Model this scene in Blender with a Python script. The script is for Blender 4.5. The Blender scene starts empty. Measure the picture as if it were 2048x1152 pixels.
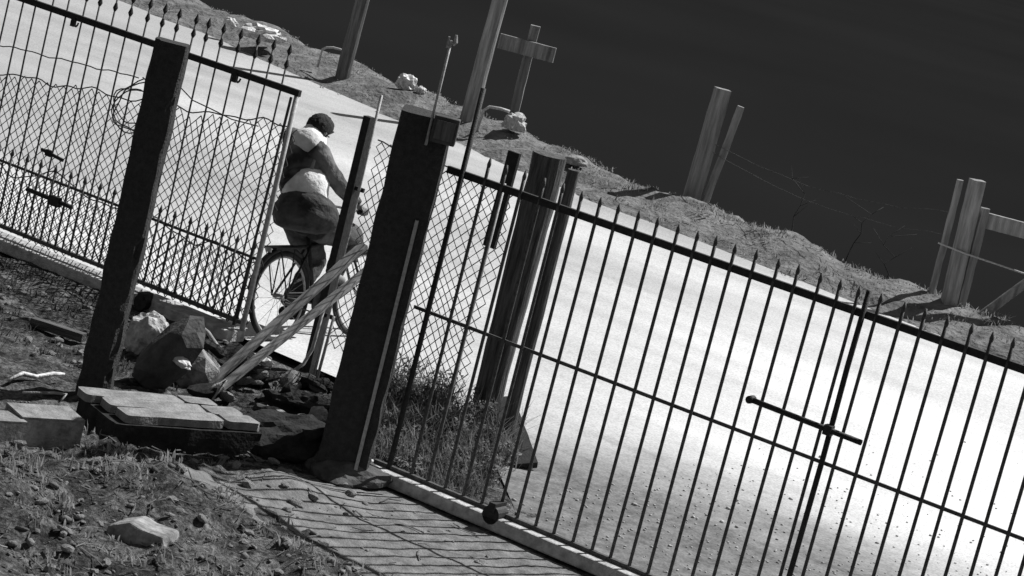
import bpy, math, random
from mathutils import Vector, Matrix, noise
random.seed(7)
S = bpy.context.scene
COL = S.collection
R = math.radians

# ---------------------------------------------------------------- camera, sky, sun, exposure
PITCH, ROLL, EYE = R(10.8), R(14.3), 4.6
cam_data = bpy.data.cameras.new('camera')
cam_data.sensor_width = 36.0
cam_data.lens = 5280.0 / 2048.0 * 36.0
cam_data.clip_start, cam_data.clip_end = 0.1, 4000.0
cam = bpy.data.objects.new('camera', cam_data)
fwd = Vector((0, math.cos(PITCH), -math.sin(PITCH)))
up0 = Vector((0, math.sin(PITCH), math.cos(PITCH)))
rt0 = Vector((1, 0, 0))
cx = rt0 * math.cos(ROLL) + up0 * math.sin(ROLL)
cy = -rt0 * math.sin(ROLL) + up0 * math.cos(ROLL)
m = Matrix.Identity(4)
for i in range(3):
    m[i][0], m[i][1], m[i][2] = cx[i], cy[i], -fwd[i]
m[2][3] = EYE
cam.matrix_world = m
COL.objects.link(cam)
S.camera = cam

SUN_ELEV, SUN_AZ = 50.0, 51.0          # azimuth measured from +Y (straight ahead) towards +X (right)
world = bpy.data.worlds.new('World')
S.world = world
world.use_nodes = True
wn, wl = world.node_tree.nodes, world.node_tree.links
wn.clear()
sky = wn.new('ShaderNodeTexSky'); sky.sky_type = 'NISHITA'; sky.sun_disc = False
sky.sun_elevation = R(SUN_ELEV); sky.sun_rotation = R(SUN_AZ)
bw = wn.new('ShaderNodeRGBToBW')          # the camera is a monochrome one: neutral light
bg = wn.new('ShaderNodeBackground'); bg.inputs['Strength'].default_value = 0.05
wo = wn.new('ShaderNodeOutputWorld')
wl.new(sky.outputs[0], bw.inputs[0]); wl.new(bw.outputs[0], bg.inputs[0]); wl.new(bg.outputs[0], wo.inputs[0])
sun_data = bpy.data.lights.new('sun', 'SUN'); sun_data.energy = 5.0; sun_data.angle = R(0.5)
sun = bpy.data.objects.new('sun', sun_data)
sd = Vector((math.sin(R(SUN_AZ)) * math.cos(R(SUN_ELEV)), math.cos(R(SUN_AZ)) * math.cos(R(SUN_ELEV)), math.sin(R(SUN_ELEV))))
sun.rotation_euler = sd.to_track_quat('Z', 'Y').to_euler()
sun.location = (10, 10, 15)
COL.objects.link(sun)
S.view_settings.view_transform = 'Standard'
S.view_settings.look = 'None'
S.view_settings.exposure = 0.5
S.view_settings.gamma = 1.0
S.view_settings.use_curve_mapping = False
S.cycles.max_bounces = 6

# ---------------------------------------------------------------- materials (all neutral grey)
def mat(name, lo, hi, scale=8.0, rough=0.9, bump=0.25, bscale=None, spec=0.25, metal=0.0, detail=6.0, contrast=(0.35, 0.65), stretch=None, dist=0.02):
    mt = bpy.data.materials.new(name); mt.use_nodes = True
    n, l = mt.node_tree.nodes, mt.node_tree.links
    b = n['Principled BSDF']
    b.inputs['Roughness'].default_value = rough
    b.inputs['Specular IOR Level'].default_value = spec
    b.inputs['Metallic'].default_value = metal
    tc = n.new('ShaderNodeTexCoord')
    mp = n.new('ShaderNodeMapping')
    if stretch: mp.inputs['Scale'].default_value = stretch
    l.new(tc.outputs['Object'], mp.inputs['Vector'])
    t = n.new('ShaderNodeTexNoise'); t.inputs['Scale'].default_value = scale
    t.inputs['Detail'].default_value = detail; t.inputs['Roughness'].default_value = 0.62
    l.new(mp.outputs[0], t.inputs['Vector'])
    cr = n.new('ShaderNodeValToRGB')
    cr.color_ramp.elements[0].position, cr.color_ramp.elements[1].position = contrast
    cr.color_ramp.elements[0].color = (lo, lo, lo, 1); cr.color_ramp.elements[1].color = (hi, hi, hi, 1)
    l.new(t.outputs['Fac'], cr.inputs[0]); l.new(cr.outputs[0], b.inputs['Base Color'])
    if bump:
        t2 = n.new('ShaderNodeTexNoise'); t2.inputs['Scale'].default_value = bscale or scale * 4
        t2.inputs['Detail'].default_value = 8.0
        l.new(mp.outputs[0], t2.inputs['Vector'])
        bp = n.new('ShaderNodeBump'); bp.inputs['Strength'].default_value = bump; bp.inputs['Distance'].default_value = dist
        l.new(t2.outputs['Fac'], bp.inputs['Height']); l.new(bp.outputs[0], b.inputs['Normal'])
    return mt

M = {}
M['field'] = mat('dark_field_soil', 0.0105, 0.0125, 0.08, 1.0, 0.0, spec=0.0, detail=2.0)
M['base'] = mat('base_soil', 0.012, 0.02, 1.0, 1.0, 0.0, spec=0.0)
M['verge'] = mat('verge_soil', 0.085, 0.19, 3.5, 1.0, 0.8, 14.0, spec=0.0, dist=0.06)
M['iron'] = mat('dark_painted_iron', 0.012, 0.03, 30.0, 0.65, 0.2, spec=0.25)
M['bar_iron'] = mat('weathered_bar_iron', 0.03, 0.09, 40.0, 0.6, 0.2, spec=0.3)
M['galv'] = mat('galvanised_steel', 0.25, 0.42, 40.0, 0.55, 0.15, spec=0.4)
M['wire'] = mat('mesh_wire', 0.03, 0.07, 30.0, 0.6, 0.0, spec=0.3)
M['masonry'] = mat('dark_masonry', 0.035, 0.052, 28.0, 0.95, 0.6, 60.0, spec=0.1, dist=0.03)  # plain dark grey masonry tone
M['concrete'] = mat('pale_concrete', 0.16, 0.34, 12.0, 0.95, 0.5, 50.0, spec=0.1)
M['kerb'] = mat('kerb_concrete', 0.25, 0.5, 14.0, 0.95, 0.5, 60.0, spec=0.1)
M['dark_concrete'] = mat('dark_concrete', 0.05, 0.10, 7.0, 0.95, 0.5, 40.0, spec=0.1)
M['brick'] = mat('dull_brick', 0.13, 0.26, 10.0, 0.95, 0.5, 60.0, spec=0.1)
M['wood'] = mat('grey_weathered_wood', 0.12, 0.30, 2.6, 0.9, 0.5, 20.0, spec=0.15, stretch=(6, 6, 0.5))
M['pale_wood'] = mat('pale_weathered_wood', 0.14, 0.34, 2.6, 0.9, 0.5, 20.0, spec=0.15, stretch=(6, 6, 0.6))
M['dim_wood'] = mat('dim_weathered_wood', 0.07, 0.15, 6.0, 0.9, 0.5, 20.0, spec=0.15, stretch=(6, 6, 0.5))
M['earth_and_shade'] = mat('dark_earth_and_shade', 0.018, 0.04, 9.0, 0.95, 0.6, 40.0, spec=0.05)  # near-black earth tone; on the lump by the pillar it stands for shade
M['dark_wood'] = mat('dark_wood', 0.035, 0.12, 6.0, 0.9, 0.6, 20.0, spec=0.15, stretch=(6, 6, 0.5))
M['plastic'] = mat('pale_plastic_bag', 0.3, 0.6, 18.0, 0.5, 0.6, 30.0, spec=0.4)
M['sack'] = mat('pale_sack_cloth', 0.25, 0.5, 20.0, 0.9, 0.6, 40.0, spec=0.1)
M['rubber'] = mat('black_rubber', 0.012, 0.03, 20.0, 0.8, 0.2)
M['stone'] = mat('rubble_stone', 0.10, 0.32, 9.0, 0.95, 0.6, 40.0, spec=0.1)
M['clod'] = mat('earth_clod', 0.05, 0.22, 3.0, 1.0, 0.5, 60.0, spec=0.05)
M['path'] = mat('trodden_earth', 0.09, 0.21, 9.0, 1.0, 0.6, 70.0, spec=0.05, detail=10.0)
M['blade'] = mat('dry_grass', 0.10, 0.36, 5.0, 0.9, 0.0, spec=0.1)
M['blade_dark'] = mat('weed_leaf', 0.04, 0.13, 5.0, 0.9, 0.0, spec=0.1)
M['skin'] = mat('skin', 0.16, 0.22, 10.0, 0.6, 0.0)
M['hair'] = mat('dark_hair', 0.012, 0.03, 40.0, 0.8, 0.5, spec=0.2)
M['coat'] = mat('patched_jacket_cloth', 0.035, 0.22, 3.5, 0.95, 0.8, 30.0, spec=0.05, contrast=(0.40, 0.68), detail=3.0)
M['trousers'] = mat('pale_trouser_cloth', 0.35, 0.6, 8.0, 0.95, 0.6, 25.0, spec=0.05)
M['collar'] = mat('pale_hood_cloth', 0.5, 0.7, 12.0, 0.95, 0.5, 30.0, spec=0.05)

def leafy_light(mt, fac):
    n, l = mt.node_tree.nodes, mt.node_tree.links
    out = [x for x in n if x.type == 'OUTPUT_MATERIAL'][0]; b = n['Principled BSDF']
    col = b.inputs['Base Color'].links[0].from_socket
    tr = n.new('ShaderNodeBsdfTranslucent'); mx = n.new('ShaderNodeMixShader'); mx.inputs[0].default_value = fac
    l.new(col, tr.inputs['Color']); l.new(b.outputs[0], mx.inputs[1]); l.new(tr.outputs[0], mx.inputs[2]); l.new(mx.outputs[0], out.inputs['Surface'])
leafy_light(M['blade'], 0.45); leafy_light(M['blade_dark'], 0.4)
M['weed'] = mat('tangled_weed', 0.06, 0.24, 6.0, 0.9, 0.0, spec=0.1); leafy_light(M['weed'], 0.3)
M['dark_trousers'] = mat('dark_trouser_cloth', 0.03, 0.11, 5.0, 0.95, 0.6, 30.0, spec=0.05)
M['shirt'] = mat('pale_shirt_cloth', 0.5, 0.75, 9.0, 0.95, 0.6, 30.0, spec=0.05)

def yard_material():
    mt = bpy.data.materials.new('yard_earth'); mt.use_nodes = True
    n, l = mt.node_tree.nodes, mt.node_tree.links
    b = n['Principled BSDF']; b.inputs['Roughness'].default_value = 1.0; b.inputs['Specular IOR Level'].default_value = 0.05
    tc = n.new('ShaderNodeTexCoord')
    t1 = n.new('ShaderNodeTexNoise'); t1.inputs['Scale'].default_value = 3.5; t1.inputs['Detail'].default_value = 12; t1.inputs['Roughness'].default_value = 0.78
    t2 = n.new('ShaderNodeTexNoise'); t2.inputs['Scale'].default_value = 30; t2.inputs['Detail'].default_value = 8; t2.inputs['Roughness'].default_value = 0.75
    t3 = n.new('ShaderNodeTexVoronoi'); t3.inputs['Scale'].default_value = 26
    for t in (t1, t2, t3): l.new(tc.outputs['Object'], t.inputs['Vector'])
    r1 = n.new('ShaderNodeValToRGB'); e = r1.color_ramp.elements
    e[0].position, e[0].color = 0.43, (0.035, 0.035, 0.035, 1)
    e[1].position, e[1].color = 0.62, (0.18, 0.18, 0.18, 1)
    r2 = n.new('ShaderNodeValToRGB'); e = r2.color_ramp.elements
    e[0].position, e[0].color = 0.4, (0.4, 0.4, 0.4, 1)
    e[1].position, e[1].color = 0.62, (1.5, 1.5, 1.5, 1)
    mx = n.new('ShaderNodeMix'); mx.data_type = 'RGBA'; mx.blend_type = 'MULTIPLY'; mx.inputs[0].default_value = 1.0
    l.new(t1.outputs['Fac'], r1.inputs[0]); l.new(t2.outputs['Fac'], r2.inputs[0])
    l.new(r1.outputs[0], mx.inputs['A']); l.new(r2.outputs[0], mx.inputs['B'])
    l.new(mx.outputs['Result'], b.inputs['Base Color'])
    ad = n.new('ShaderNodeMath'); ad.operation = 'MULTIPLY_ADD'; ad.inputs[1].default_value = 0.5
    l.new(t3.outputs['Distance'], ad.inputs[0]); l.new(t2.outputs['Fac'], ad.inputs[2])
    bp = n.new('ShaderNodeBump'); bp.inputs['Strength'].default_value = 0.9; bp.inputs['Distance'].default_value = 0.04
    l.new(ad.outputs[0], bp.inputs['Height']); l.new(bp.outputs[0], b.inputs['Normal'])
    return mt
M['yard'] = yard_material()

def road_material():
    # local Y of the road object = metres into the road from its ragged near edge
    mt = bpy.data.materials.new('pale_gravel_road'); mt.use_nodes = True
    n, l = mt.node_tree.nodes, mt.node_tree.links
    b = n['Principled BSDF']; b.inputs['Roughness'].default_value = 1.0; b.inputs['Specular IOR Level'].default_value = 0.0
    tc = n.new('ShaderNodeTexCoord'); sp = n.new('ShaderNodeSeparateXYZ')
    l.new(tc.outputs['Object'], sp.inputs[0])
    mp = n.new('ShaderNodeMapping'); mp.inputs['Scale'].default_value = (0.6, 1.3, 1)
    l.new(tc.outputs['Object'], mp.inputs['Vector'])
    t1 = n.new('ShaderNodeTexNoise'); t1.inputs['Scale'].default_value = 1.1; t1.inputs['Detail'].default_value = 9; t1.inputs['Roughness'].default_value = 0.65
    l.new(mp.outputs[0], t1.inputs['Vector'])
    # dirt at the ragged edge
    ma = n.new('ShaderNodeMath'); ma.operation = 'MULTIPLY_ADD'; ma.inputs[1].default_value = 3.2
    l.new(t1.outputs['Fac'], ma.inputs[0])
    l.new(sp.outputs['Y'], ma.inputs[2])
    mr = n.new('ShaderNodeMapRange'); mr.interpolation_type = 'SMOOTHSTEP'
    mr.inputs['From Min'].default_value = 1.5; mr.inputs['From Max'].default_value = 4.4
    # the dirt verge lies only along the near gate; behind the rear gate the gravel starts at once
    mxl = n.new('ShaderNodeMapRange'); mxl.inputs['From Min'].default_value = 0.2; mxl.inputs['From Max'].default_value = -1.2
    mxl.inputs['To Min'].default_value = 0.0; mxl.inputs['To Max'].default_value = 2.2
    l.new(sp.outputs['X'], mxl.inputs['Value'])
    ad0 = n.new('ShaderNodeMath'); ad0.operation = 'ADD'
    l.new(ma.outputs[0], ad0.inputs[0]); l.new(mxl.outputs[0], ad0.inputs[1])
    l.new(ad0.outputs[0], mr.inputs['Value'])
    # gravel tone
    t2 = n.new('ShaderNodeTexNoise'); t2.inputs['Scale'].default_value = 0.22; t2.inputs['Detail'].default_value = 4
    l.new(mp.outputs[0], t2.inputs['Vector'])
    r2 = n.new('ShaderNodeValToRGB'); e = r2.color_ramp.elements
    e[0].position, e[0].color = 0.25, (0.36, 0.36, 0.36, 1)
    e[1].position, e[1].color = 0.68, (0.76, 0.76, 0.76, 1)
    # tone rises with local X: paler by the near gate, greyer up the road
    fx = n.new('ShaderNodeMath'); fx.operation = 'MULTIPLY_ADD'; fx.inputs[1].default_value = 0.028
    l.new(sp.outputs['X'], fx.inputs[0]); l.new(t2.outputs['Fac'], fx.inputs[2])
    l.new(fx.outputs[0], r2.inputs[0])
    t3 = n.new('ShaderNodeTexNoise'); t3.inputs['Scale'].default_value = 5.0; t3.inputs['Detail'].default_value = 12; t3.inputs['Roughness'].default_value = 0.8
    l.new(tc.outputs['Object'], t3.inputs['Vector'])
    r3 = n.new('ShaderNodeValToRGB'); e = r3.color_ramp.elements
    e[0].position, e[0].color = 0.30, (0.55, 0.55, 0.55, 1)
    e[1].position, e[1].color = 0.40, (1, 1, 1, 1)
    l.new(t3.outputs['Fac'], r3.inputs[0])
    g1 = n.new('ShaderNodeMix'); g1.data_type = 'RGBA'; g1.blend_type = 'MULTIPLY'; g1.inputs[0].default_value = 0.8
    # wheel tracks: soft bands running along the road
    mt_ = n.new('ShaderNodeMapping'); mt_.inputs['Scale'].default_value = (0.10, 1.5, 1); mt_.inputs['Rotation'].default_value = (0, 0, R(12))
    l.new(tc.outputs['Object'], mt_.inputs['Vector'])
    t4 = n.new('ShaderNodeTexNoise'); t4.inputs['Scale'].default_value = 1.0; t4.inputs['Detail'].default_value = 7; t4.inputs['Roughness'].default_value = 0.6
    l.new(mt_.outputs[0], t4.inputs['Vector'])
    r4 = n.new('ShaderNodeValToRGB'); e = r4.color_ramp.elements
    e[0].position, e[0].color = 0.34, (0.84, 0.84, 0.84, 1)
    e[1].position, e[1].color = 0.58, (1, 1, 1, 1)
    l.new(t4.outputs['Fac'], r4.inputs[0])
    g0 = n.new('ShaderNodeMix'); g0.data_type = 'RGBA'; g0.blend_type = 'MULTIPLY'; g0.inputs[0].default_value = 1.0
    l.new(r2.outputs[0], g0.inputs['A']); l.new(r4.outputs[0], g0.inputs['B'])
    l.new(g0.outputs['Result'], g1.inputs['A']); l.new(r3.outputs[0], g1.inputs['B'])
    rd = n.new('ShaderNodeValToRGB'); e = rd.color_ramp.elements
    e[0].position, e[0].color = 0.35, (0.08, 0.08, 0.08, 1)
    e[1].position, e[1].color = 0.65, (0.24, 0.24, 0.24, 1)
    l.new(t3.outputs['Fac'], rd.inputs[0])
    mx = n.new('ShaderNodeMix'); mx.data_type = 'RGBA'
    l.new(mr.outputs[0], mx.inputs['Factor']); l.new(rd.outputs[0], mx.inputs['A']); l.new(g1.outputs['Result'], mx.inputs['B'])
    l.new(mx.outputs['Result'], b.inputs['Base Color'])
    t5 = n.new('ShaderNodeTexNoise'); t5.inputs['Scale'].default_value = 60.0; t5.inputs['Detail'].default_value = 4
    l.new(tc.outputs['Object'], t5.inputs['Vector'])
    r5 = n.new('ShaderNodeValToRGB'); e = r5.color_ramp.elements
    e[0].position, e[0].color = 0.35, (0.72, 0.72, 0.72, 1)
    e[1].position, e[1].color = 0.6, (1, 1, 1, 1)
    l.new(t5.outputs['Fac'], r5.inputs[0])
    g5 = n.new('ShaderNodeMix'); g5.data_type = 'RGBA'; g5.blend_type = 'MULTIPLY'; g5.inputs[0].default_value = 1.0
    l.new(mx.outputs['Result'], g5.inputs['A']); l.new(r5.outputs[0], g5.inputs['B']); l.new(g5.outputs['Result'], b.inputs['Base Color'])
    bp = n.new('ShaderNodeBump'); bp.inputs['Strength'].default_value = 0.12; bp.inputs['Distance'].default_value = 0.01
    l.new(t3.outputs['Fac'], bp.inputs['Height']); l.new(bp.outputs[0], b.inputs['Normal'])
    return mt
M['road'] = road_material()

# ---------------------------------------------------------------- mesh helpers
class MB:
    def __init__(self): self.v, self.f = [], []
    def box(self, c, s, rz=0.0, rx=0.0, ry=0.0, taper=1.0):
        mt = Matrix.Translation(c) @ Matrix.Rotation(rz, 4, 'Z') @ Matrix.Rotation(ry, 4, 'Y') @ Matrix.Rotation(rx, 4, 'X')
        o = len(self.v)
        for z in (-1, 1):
            k = taper if z > 0 else 1.0
            for x, y in ((-1, -1), (1, -1), (1, 1), (-1, 1)):
                self.v.append(mt @ Vector((x * s[0] / 2 * k, y * s[1] / 2 * k, z * s[2] / 2)))
        self.f += [tuple(o + i for i in q) for q in ((0, 3, 2, 1), (4, 5, 6, 7), (0, 1, 5, 4), (1, 2, 6, 5), (2, 3, 7, 6), (3, 0, 4, 7))]
        return self
    def tube(self, path, rad, n=8, cap=True):
        path = [Vector(p) for p in path]
        if not isinstance(rad, (list, tuple)): rad = [rad] * len(path)
        o = len(self.v); pn = None
        for i, p in enumerate(path):
            t = (path[min(i + 1, len(path) - 1)] - path[max(i - 1, 0)])
            t = t.normalized() if t.length > 1e-9 else Vector((0, 0, 1))
            if pn is None:
                pn = t.cross(Vector((0.31, 0.17, 0.93) if abs(t.z) < 0.9 else (1, 0, 0))).normalized()
            pn = (pn - t * pn.dot(t)).normalized(); bn = t.cross(pn)
            for k in range(n):
                a = 2 * math.pi * k / n
                self.v.append(p + (pn * math.cos(a) + bn * math.sin(a)) * rad[i])
        for i in range(len(path) - 1):
            for k in range(n):
                a, b = o + i * n + k, o + i * n + (k + 1) % n
                self.f.append((a, b, b + n, a + n))
        if cap:
            self.f.append(tuple(o + k for k in reversed(range(n))))
            e = o + (len(path) - 1) * n
            self.f.append(tuple(e + k for k in range(n)))
        return self
    def loft(self, rings, n=20, cap=True, wob=0.0, seed=0.0):
        # rings: (x, y, z, rx, ry, rot)
        o = len(self.v)
        for (x, y, z, rx, ry, rot) in rings:
            for k in range(n):
                a = 2 * math.pi * k / n
                px, py = rx * math.cos(a), ry * math.sin(a)
                q = Vector((x + px * math.cos(rot) - py * math.sin(rot), y + px * math.sin(rot) + py * math.cos(rot), z))
                if wob:
                    w = noise.noise(q * 7.0 + Vector((seed, 0, 0))) + 0.5 * noise.noise(q * 17.0 + Vector((seed, 3, 0)))
                    d = Vector((q.x - x, q.y - y, 0))
                    q += (d.normalized() if d.length > 1e-6 else Vector()) * w * wob + Vector((0, 0, w * wob * 0.4))
                self.v.append(q)
        for i in range(len(rings) - 1):
            for k in range(n):
                a, b = o + i * n + k, o + i * n + (k + 1) % n
                self.f.append((a, b, b + n, a + n))
        if cap:
            self.f.append(tuple(o + k for k in reversed(range(n))))
            e = o + (len(rings) - 1) * n
            self.f.append(tuple(e + k for k in range(n)))
        return self
    def mesh(self, name, smooth=False):
        me = bpy.data.meshes.new(name)
        me.from_pydata([tuple(v) for v in self.v], [], self.f)
        if smooth: me.polygons.foreach_set('use_smooth', [True] * len(me.polygons))
        me.update()
        return me

def link(name, me, material, parent=None, loc=None, rot=None):
    if material is not None and not me.materials: me.materials.append(M[material])
    o = bpy.data.objects.new(name, me); COL.objects.link(o)
    if parent is not None: o.parent = parent
    if loc is not None: o.location = loc
    if rot is not None: o.rotation_euler = rot
    return o
def tag(o, label=None, cat=None, group=None, kind=None):
    if label: o['label'] = label
    if cat: o['category'] = cat
    if group: o['group'] = group
    if kind: o['kind'] = kind
    return o
def thing(name, label, cat, loc=(0, 0, 0), rz=0.0, group=None):
    o = bpy.data.objects.new(name, None); COL.objects.link(o)
    o.empty_display_size = 0.1
    o.location = loc; o.rotation_euler = (0, 0, rz)
    return tag(o, label, cat, group)
def bevel(o, w, seg=2):
    b = o.modifiers.new('bevel', 'BEVEL'); b.width = w; b.segments = seg; b.limit_method = 'ANGLE'
    return o
def lump(size, seed, amp=0.25, freq=2.0, sub=3, flat=0.0):
    import bmesh
    bm = bmesh.new(); bmesh.ops.create_icosphere(bm, subdivisions=sub, radius=1.0)
    for v in bm.verts:
        d = v.co.normalized()
        w = noise.noise(d * freq + Vector((seed * 3.1, seed, 0))) + 0.5 * noise.noise(d * freq * 2.3 + Vector((0, seed * 2.7, 1)))
        v.co = d * (1 + amp * w)
        if v.co.z < -flat and flat > 0: v.co.z = -flat
        v.co.x *= size[0]; v.co.y *= size[1]; v.co.z *= size[2]
    me = bpy.data.meshes.new('lump'); bm.to_mesh(me); bm.free()
    return me
def rough_box(s, seed, amp=0.012, cuts=(4, 4, 14), chip=0.0):
    # a box of size s standing on z=0 with worn, uneven faces
    mb = MB(); idx = {}
    nx, ny, nz = cuts
    def vid(i, j, k):
        if (i, j, k) not in idx:
            p = Vector(((i / nx - 0.5) * s[0], (j / ny - 0.5) * s[1], k / nz * s[2]))
            w = Vector((noise.noise(p * 6 + Vector((seed, 0, 0))), noise.noise(p * 6 + Vector((0, seed, 5))), 0.4 * noise.noise(p * 5 + Vector((9, 0, seed)))))
            edge = (i in (0, nx)) and (j in (0, ny))
            if edge: w += Vector((-1 if i else 1, -1 if j else 1, 0)) * (0.6 + chip * max(0, noise.noise(p * 9 + Vector((seed, 7, 0)))))
            if k == 0: w.z = 0
            idx[(i, j, k)] = len(mb.v); mb.v.append(p + w * amp)
        return idx[(i, j, k)]
    for k in range(nz):
        for i in range(nx):
            mb.f.append((vid(i, 0, k), vid(i + 1, 0, k), vid(i + 1, 0, k + 1), vid(i, 0, k + 1)))
            mb.f.append((vid(i + 1, ny, k), vid(i, ny, k), vid(i, ny, k + 1), vid(i + 1, ny, k + 1)))
        for j in range(ny):
            mb.f.append((vid(0, j + 1, k), vid(0, j, k), vid(0, j, k + 1), vid(0, j + 1, k + 1)))
            mb.f.append((vid(nx, j, k), vid(nx, j + 1, k), vid(nx, j + 1, k + 1), vid(nx, j, k + 1)))
    for i in range(nx):
        for j in range(ny):
            mb.f.append((vid(i, j, nz), vid(i + 1, j, nz), vid(i + 1, j + 1, nz), vid(i, j + 1, nz)))
            mb.f.append((vid(i, j + 1, 0), vid(i + 1, j + 1, 0), vid(i + 1, j, 0), vid(i, j, 0)))
    return mb.mesh('rough_box')

# frames: the street fences run along direction D (29.2 degrees to the right and towards the camera)
ANG = R(-29.19)
D = Vector((math.cos(ANG), math.sin(ANG), 0)); N = Vector((-math.sin(ANG), math.cos(ANG), 0))
FG = Vector((-0.595, 16.606, 0))      # near fence origin (at the big pillar)
LG = Vector((-3.14, 19.971, 0))       # rear gate origin (behind the left post)
def fp(s, z=0, t=0): return FG + D * s + N * t + Vector((0, 0, z))
def lp(s, z=0, t=0): return LG + D * s + N * t + Vector((0, 0, z))

# ---------------------------------------------------------------- ground, yard, road, verge, field
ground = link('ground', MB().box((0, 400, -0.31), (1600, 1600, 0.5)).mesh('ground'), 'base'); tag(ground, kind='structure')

EDGE = [(-40, 66), (-14, 44.5), (-8.5, 39.6), (-6.57, 38.0), (-5.05, 36.7), (-3.07, 34.3), (-2.05, 33.28), (-0.53, 31.8), (0.44, 30.65), (1.93, 29.5), (3.56, 28.05), (5.28, 26.7), (9, 23.4), (16, 17.6), (40, -2)]
EN = Vector((0.66, 0.751, 0))
def resample(poly, step):
    out = []
    for (a, b) in zip(poly, poly[1:]):
        a, b = Vector((a[0], a[1], 0)), Vector((b[0], b[1], 0))
        k = max(1, int((b - a).length / step))
        out += [a.lerp(b, i / k) for i in range(k)]
    out.append(Vector((poly[-1][0], poly[-1][1], 0)))
    return out

def verge_z(u):      # u metres back from the road edge
    if u < 1.3:
        x = u / 1.3
        return 0.2 * (3 * x * x - 2 * x * x * x) ** 0.8
    return 0.2 - 0.25 * min(1, (u - 1.3) / 0.6)
mb = MB(); pts = resample(EDGE, 0.12); us = [-0.25, -0.1, 0, 0.1, 0.22, 0.35, 0.5, 0.65, 0.8, 0.95, 1.1, 1.2, 1.3, 1.4, 1.55, 1.7, 1.9, 2.2]
for p in pts:
    wob = 0.20 * noise.noise(p * 0.7) + 0.08 * noise.noise(p * 3.1)
    for u in us:
        q = p + EN * (u + (wob if u < 2 else 0))
        z = verge_z(max(0, u)) if u > 0 else -0.02 + 0.02 * u
        if 0.05 < u < 2.0:
            z += 0.10 * noise.noise(q * 1.2) + 0.06 * noise.noise(q * 3.3) + 0.035 * noise.noise(q * 7.0)
        mb.v.append(Vector((q.x, q.y, z)))
nu = len(us)
for i in range(len(pts) - 1):
    for j in range(nu - 1):
        a = i * nu + j
        mb.f.append((a, a + nu, a + nu + 1, a + 1))
tag(link('verge', mb.mesh('verge', True), 'verge'), kind='structure')

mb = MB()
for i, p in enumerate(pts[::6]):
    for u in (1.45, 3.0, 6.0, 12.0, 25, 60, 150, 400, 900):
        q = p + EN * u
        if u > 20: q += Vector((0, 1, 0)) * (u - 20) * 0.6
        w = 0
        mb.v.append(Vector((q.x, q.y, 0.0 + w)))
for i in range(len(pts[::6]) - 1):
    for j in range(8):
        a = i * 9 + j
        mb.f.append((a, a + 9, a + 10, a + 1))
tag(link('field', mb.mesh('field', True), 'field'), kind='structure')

# road sheet: own frame, local Y = metres from its ragged near edge
ro = Vector((0.36, 17.80, 0.0)); ra = R(-27.0)
mb = MB(); inv = Matrix.Rotation(-ra, 4, 'Z')
near = [(-40, 41.0), (-12, 25.2), tuple(lp(-4, 0, 0.16).xy), tuple(lp(-1, 0, 0.16).xy), tuple(lp(1.4, 0, 0.16).xy), tuple(lp(2.6, 0, 0.1).xy), tuple(lp(3.35, 0, -0.15).xy), (0.18, 17.7), tuple(fp(1.0, 0, 0.30).xy), tuple(fp(2.0, 0, 0.1).xy), tuple(fp(5.0, 0, 0.1).xy), (12, 9.6), (40, -7)]
na = resample(near, 0.25)
K = 40
far = resample(EDGE, 0.25)
def along(poly, t):
    i = t * (len(poly) - 1); a = int(i); b = min(a + 1, len(poly) - 1)
    return poly[a].lerp(poly[b], i - a)
NS = 300
for i in range(NS + 1):
    a, b = along(na, i / NS), along(far, i / NS) + EN * 0.12
    for k in range(K + 1):
        w = (k / K) ** 1.5
        q = a.lerp(b, w)
        z = 0.006 + 0.008 * noise.noise(q * 0.6) * min(1, k / 6)
        z = max(z, 0.003)
        mb.v.append(inv @ (Vector((q.x, q.y, z)) - ro))
for i in range(NS):
    for k in range(K):
        a = i * (K + 1) + k
        mb.f.append((a, a + K + 1, a + K + 2, a + 1))
tag(link('road', mb.mesh('road', True), 'road', None, ro, (0, 0, ra)), kind='structure')

def line_t(q, O): return (Vector((q[0], q[1], 0)) - O).dot(N)
def line_s(q, O): return (Vector((q[0], q[1], 0)) - O).dot(D)
def mound(x, y):
    """earth heap in the left foreground"""
    h = 0.0
    h += 0.16 * math.exp(-(((x + 1.75) / 0.65) ** 2 + ((y - 15.0) / 0.45) ** 2))
    h += 0.10 * math.exp(-(((x + 1.1) / 0.35) ** 2 + ((y - 15.75) / 0.30) ** 2))
    h += 0.12 * math.exp(-(((x + 2.6) / 0.6) ** 2 + ((y - 14.2) / 0.6) ** 2))
    return h
def yard_z(x, y):
    q = Vector((x, y, 0))
    tf, sf = line_t(q, FG), line_s(q, FG)
    h = mound(x, y)
    rub = 0.05 * noise.noise(q * 2.2) + 0.055 * noise.noise(q * 5.0 + Vector((4, 0, 0))) + 0.05 * abs(noise.noise(q * 9.0)) + 0.02 * noise.noise(q * 17.0)
    calm = 1.0
    if -1.8 < tf < 0.35 and sf > -0.15: calm = 0.16          # trodden strip in front of the gate
    w = h + rub * calm * (1.0 if y < 16.2 else 0.55)
    if tf > 0.05 and sf > 0.2: w = min(w * 0.4, 0.0) if sf > 1.1 else w * 0.6
    tl = line_t(q, LG)
    if tl > -0.05: w = -0.04
    return w - 0.01
mb = MB(); x0, x1, y0, y1, st = -7.0, 7.0, 9.5, 21.5, 0.045
nx, ny = int((x1 - x0) / st), int((y1 - y0) / st)
for j in range(ny + 1):
    for i in range(nx + 1):
        x, y = x0 + i * st, y0 + j * st
        mb.v.append(Vector((x, y, yard_z(x, y))))
for j in range(ny):
    for i in range(nx):
        a = j * (nx + 1) + i
        mb.f.append((a, a + 1, a + nx + 2, a + nx + 1))
yard = tag(link('yard', mb.mesh('yard', True), 'yard'), kind='structure')

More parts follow.
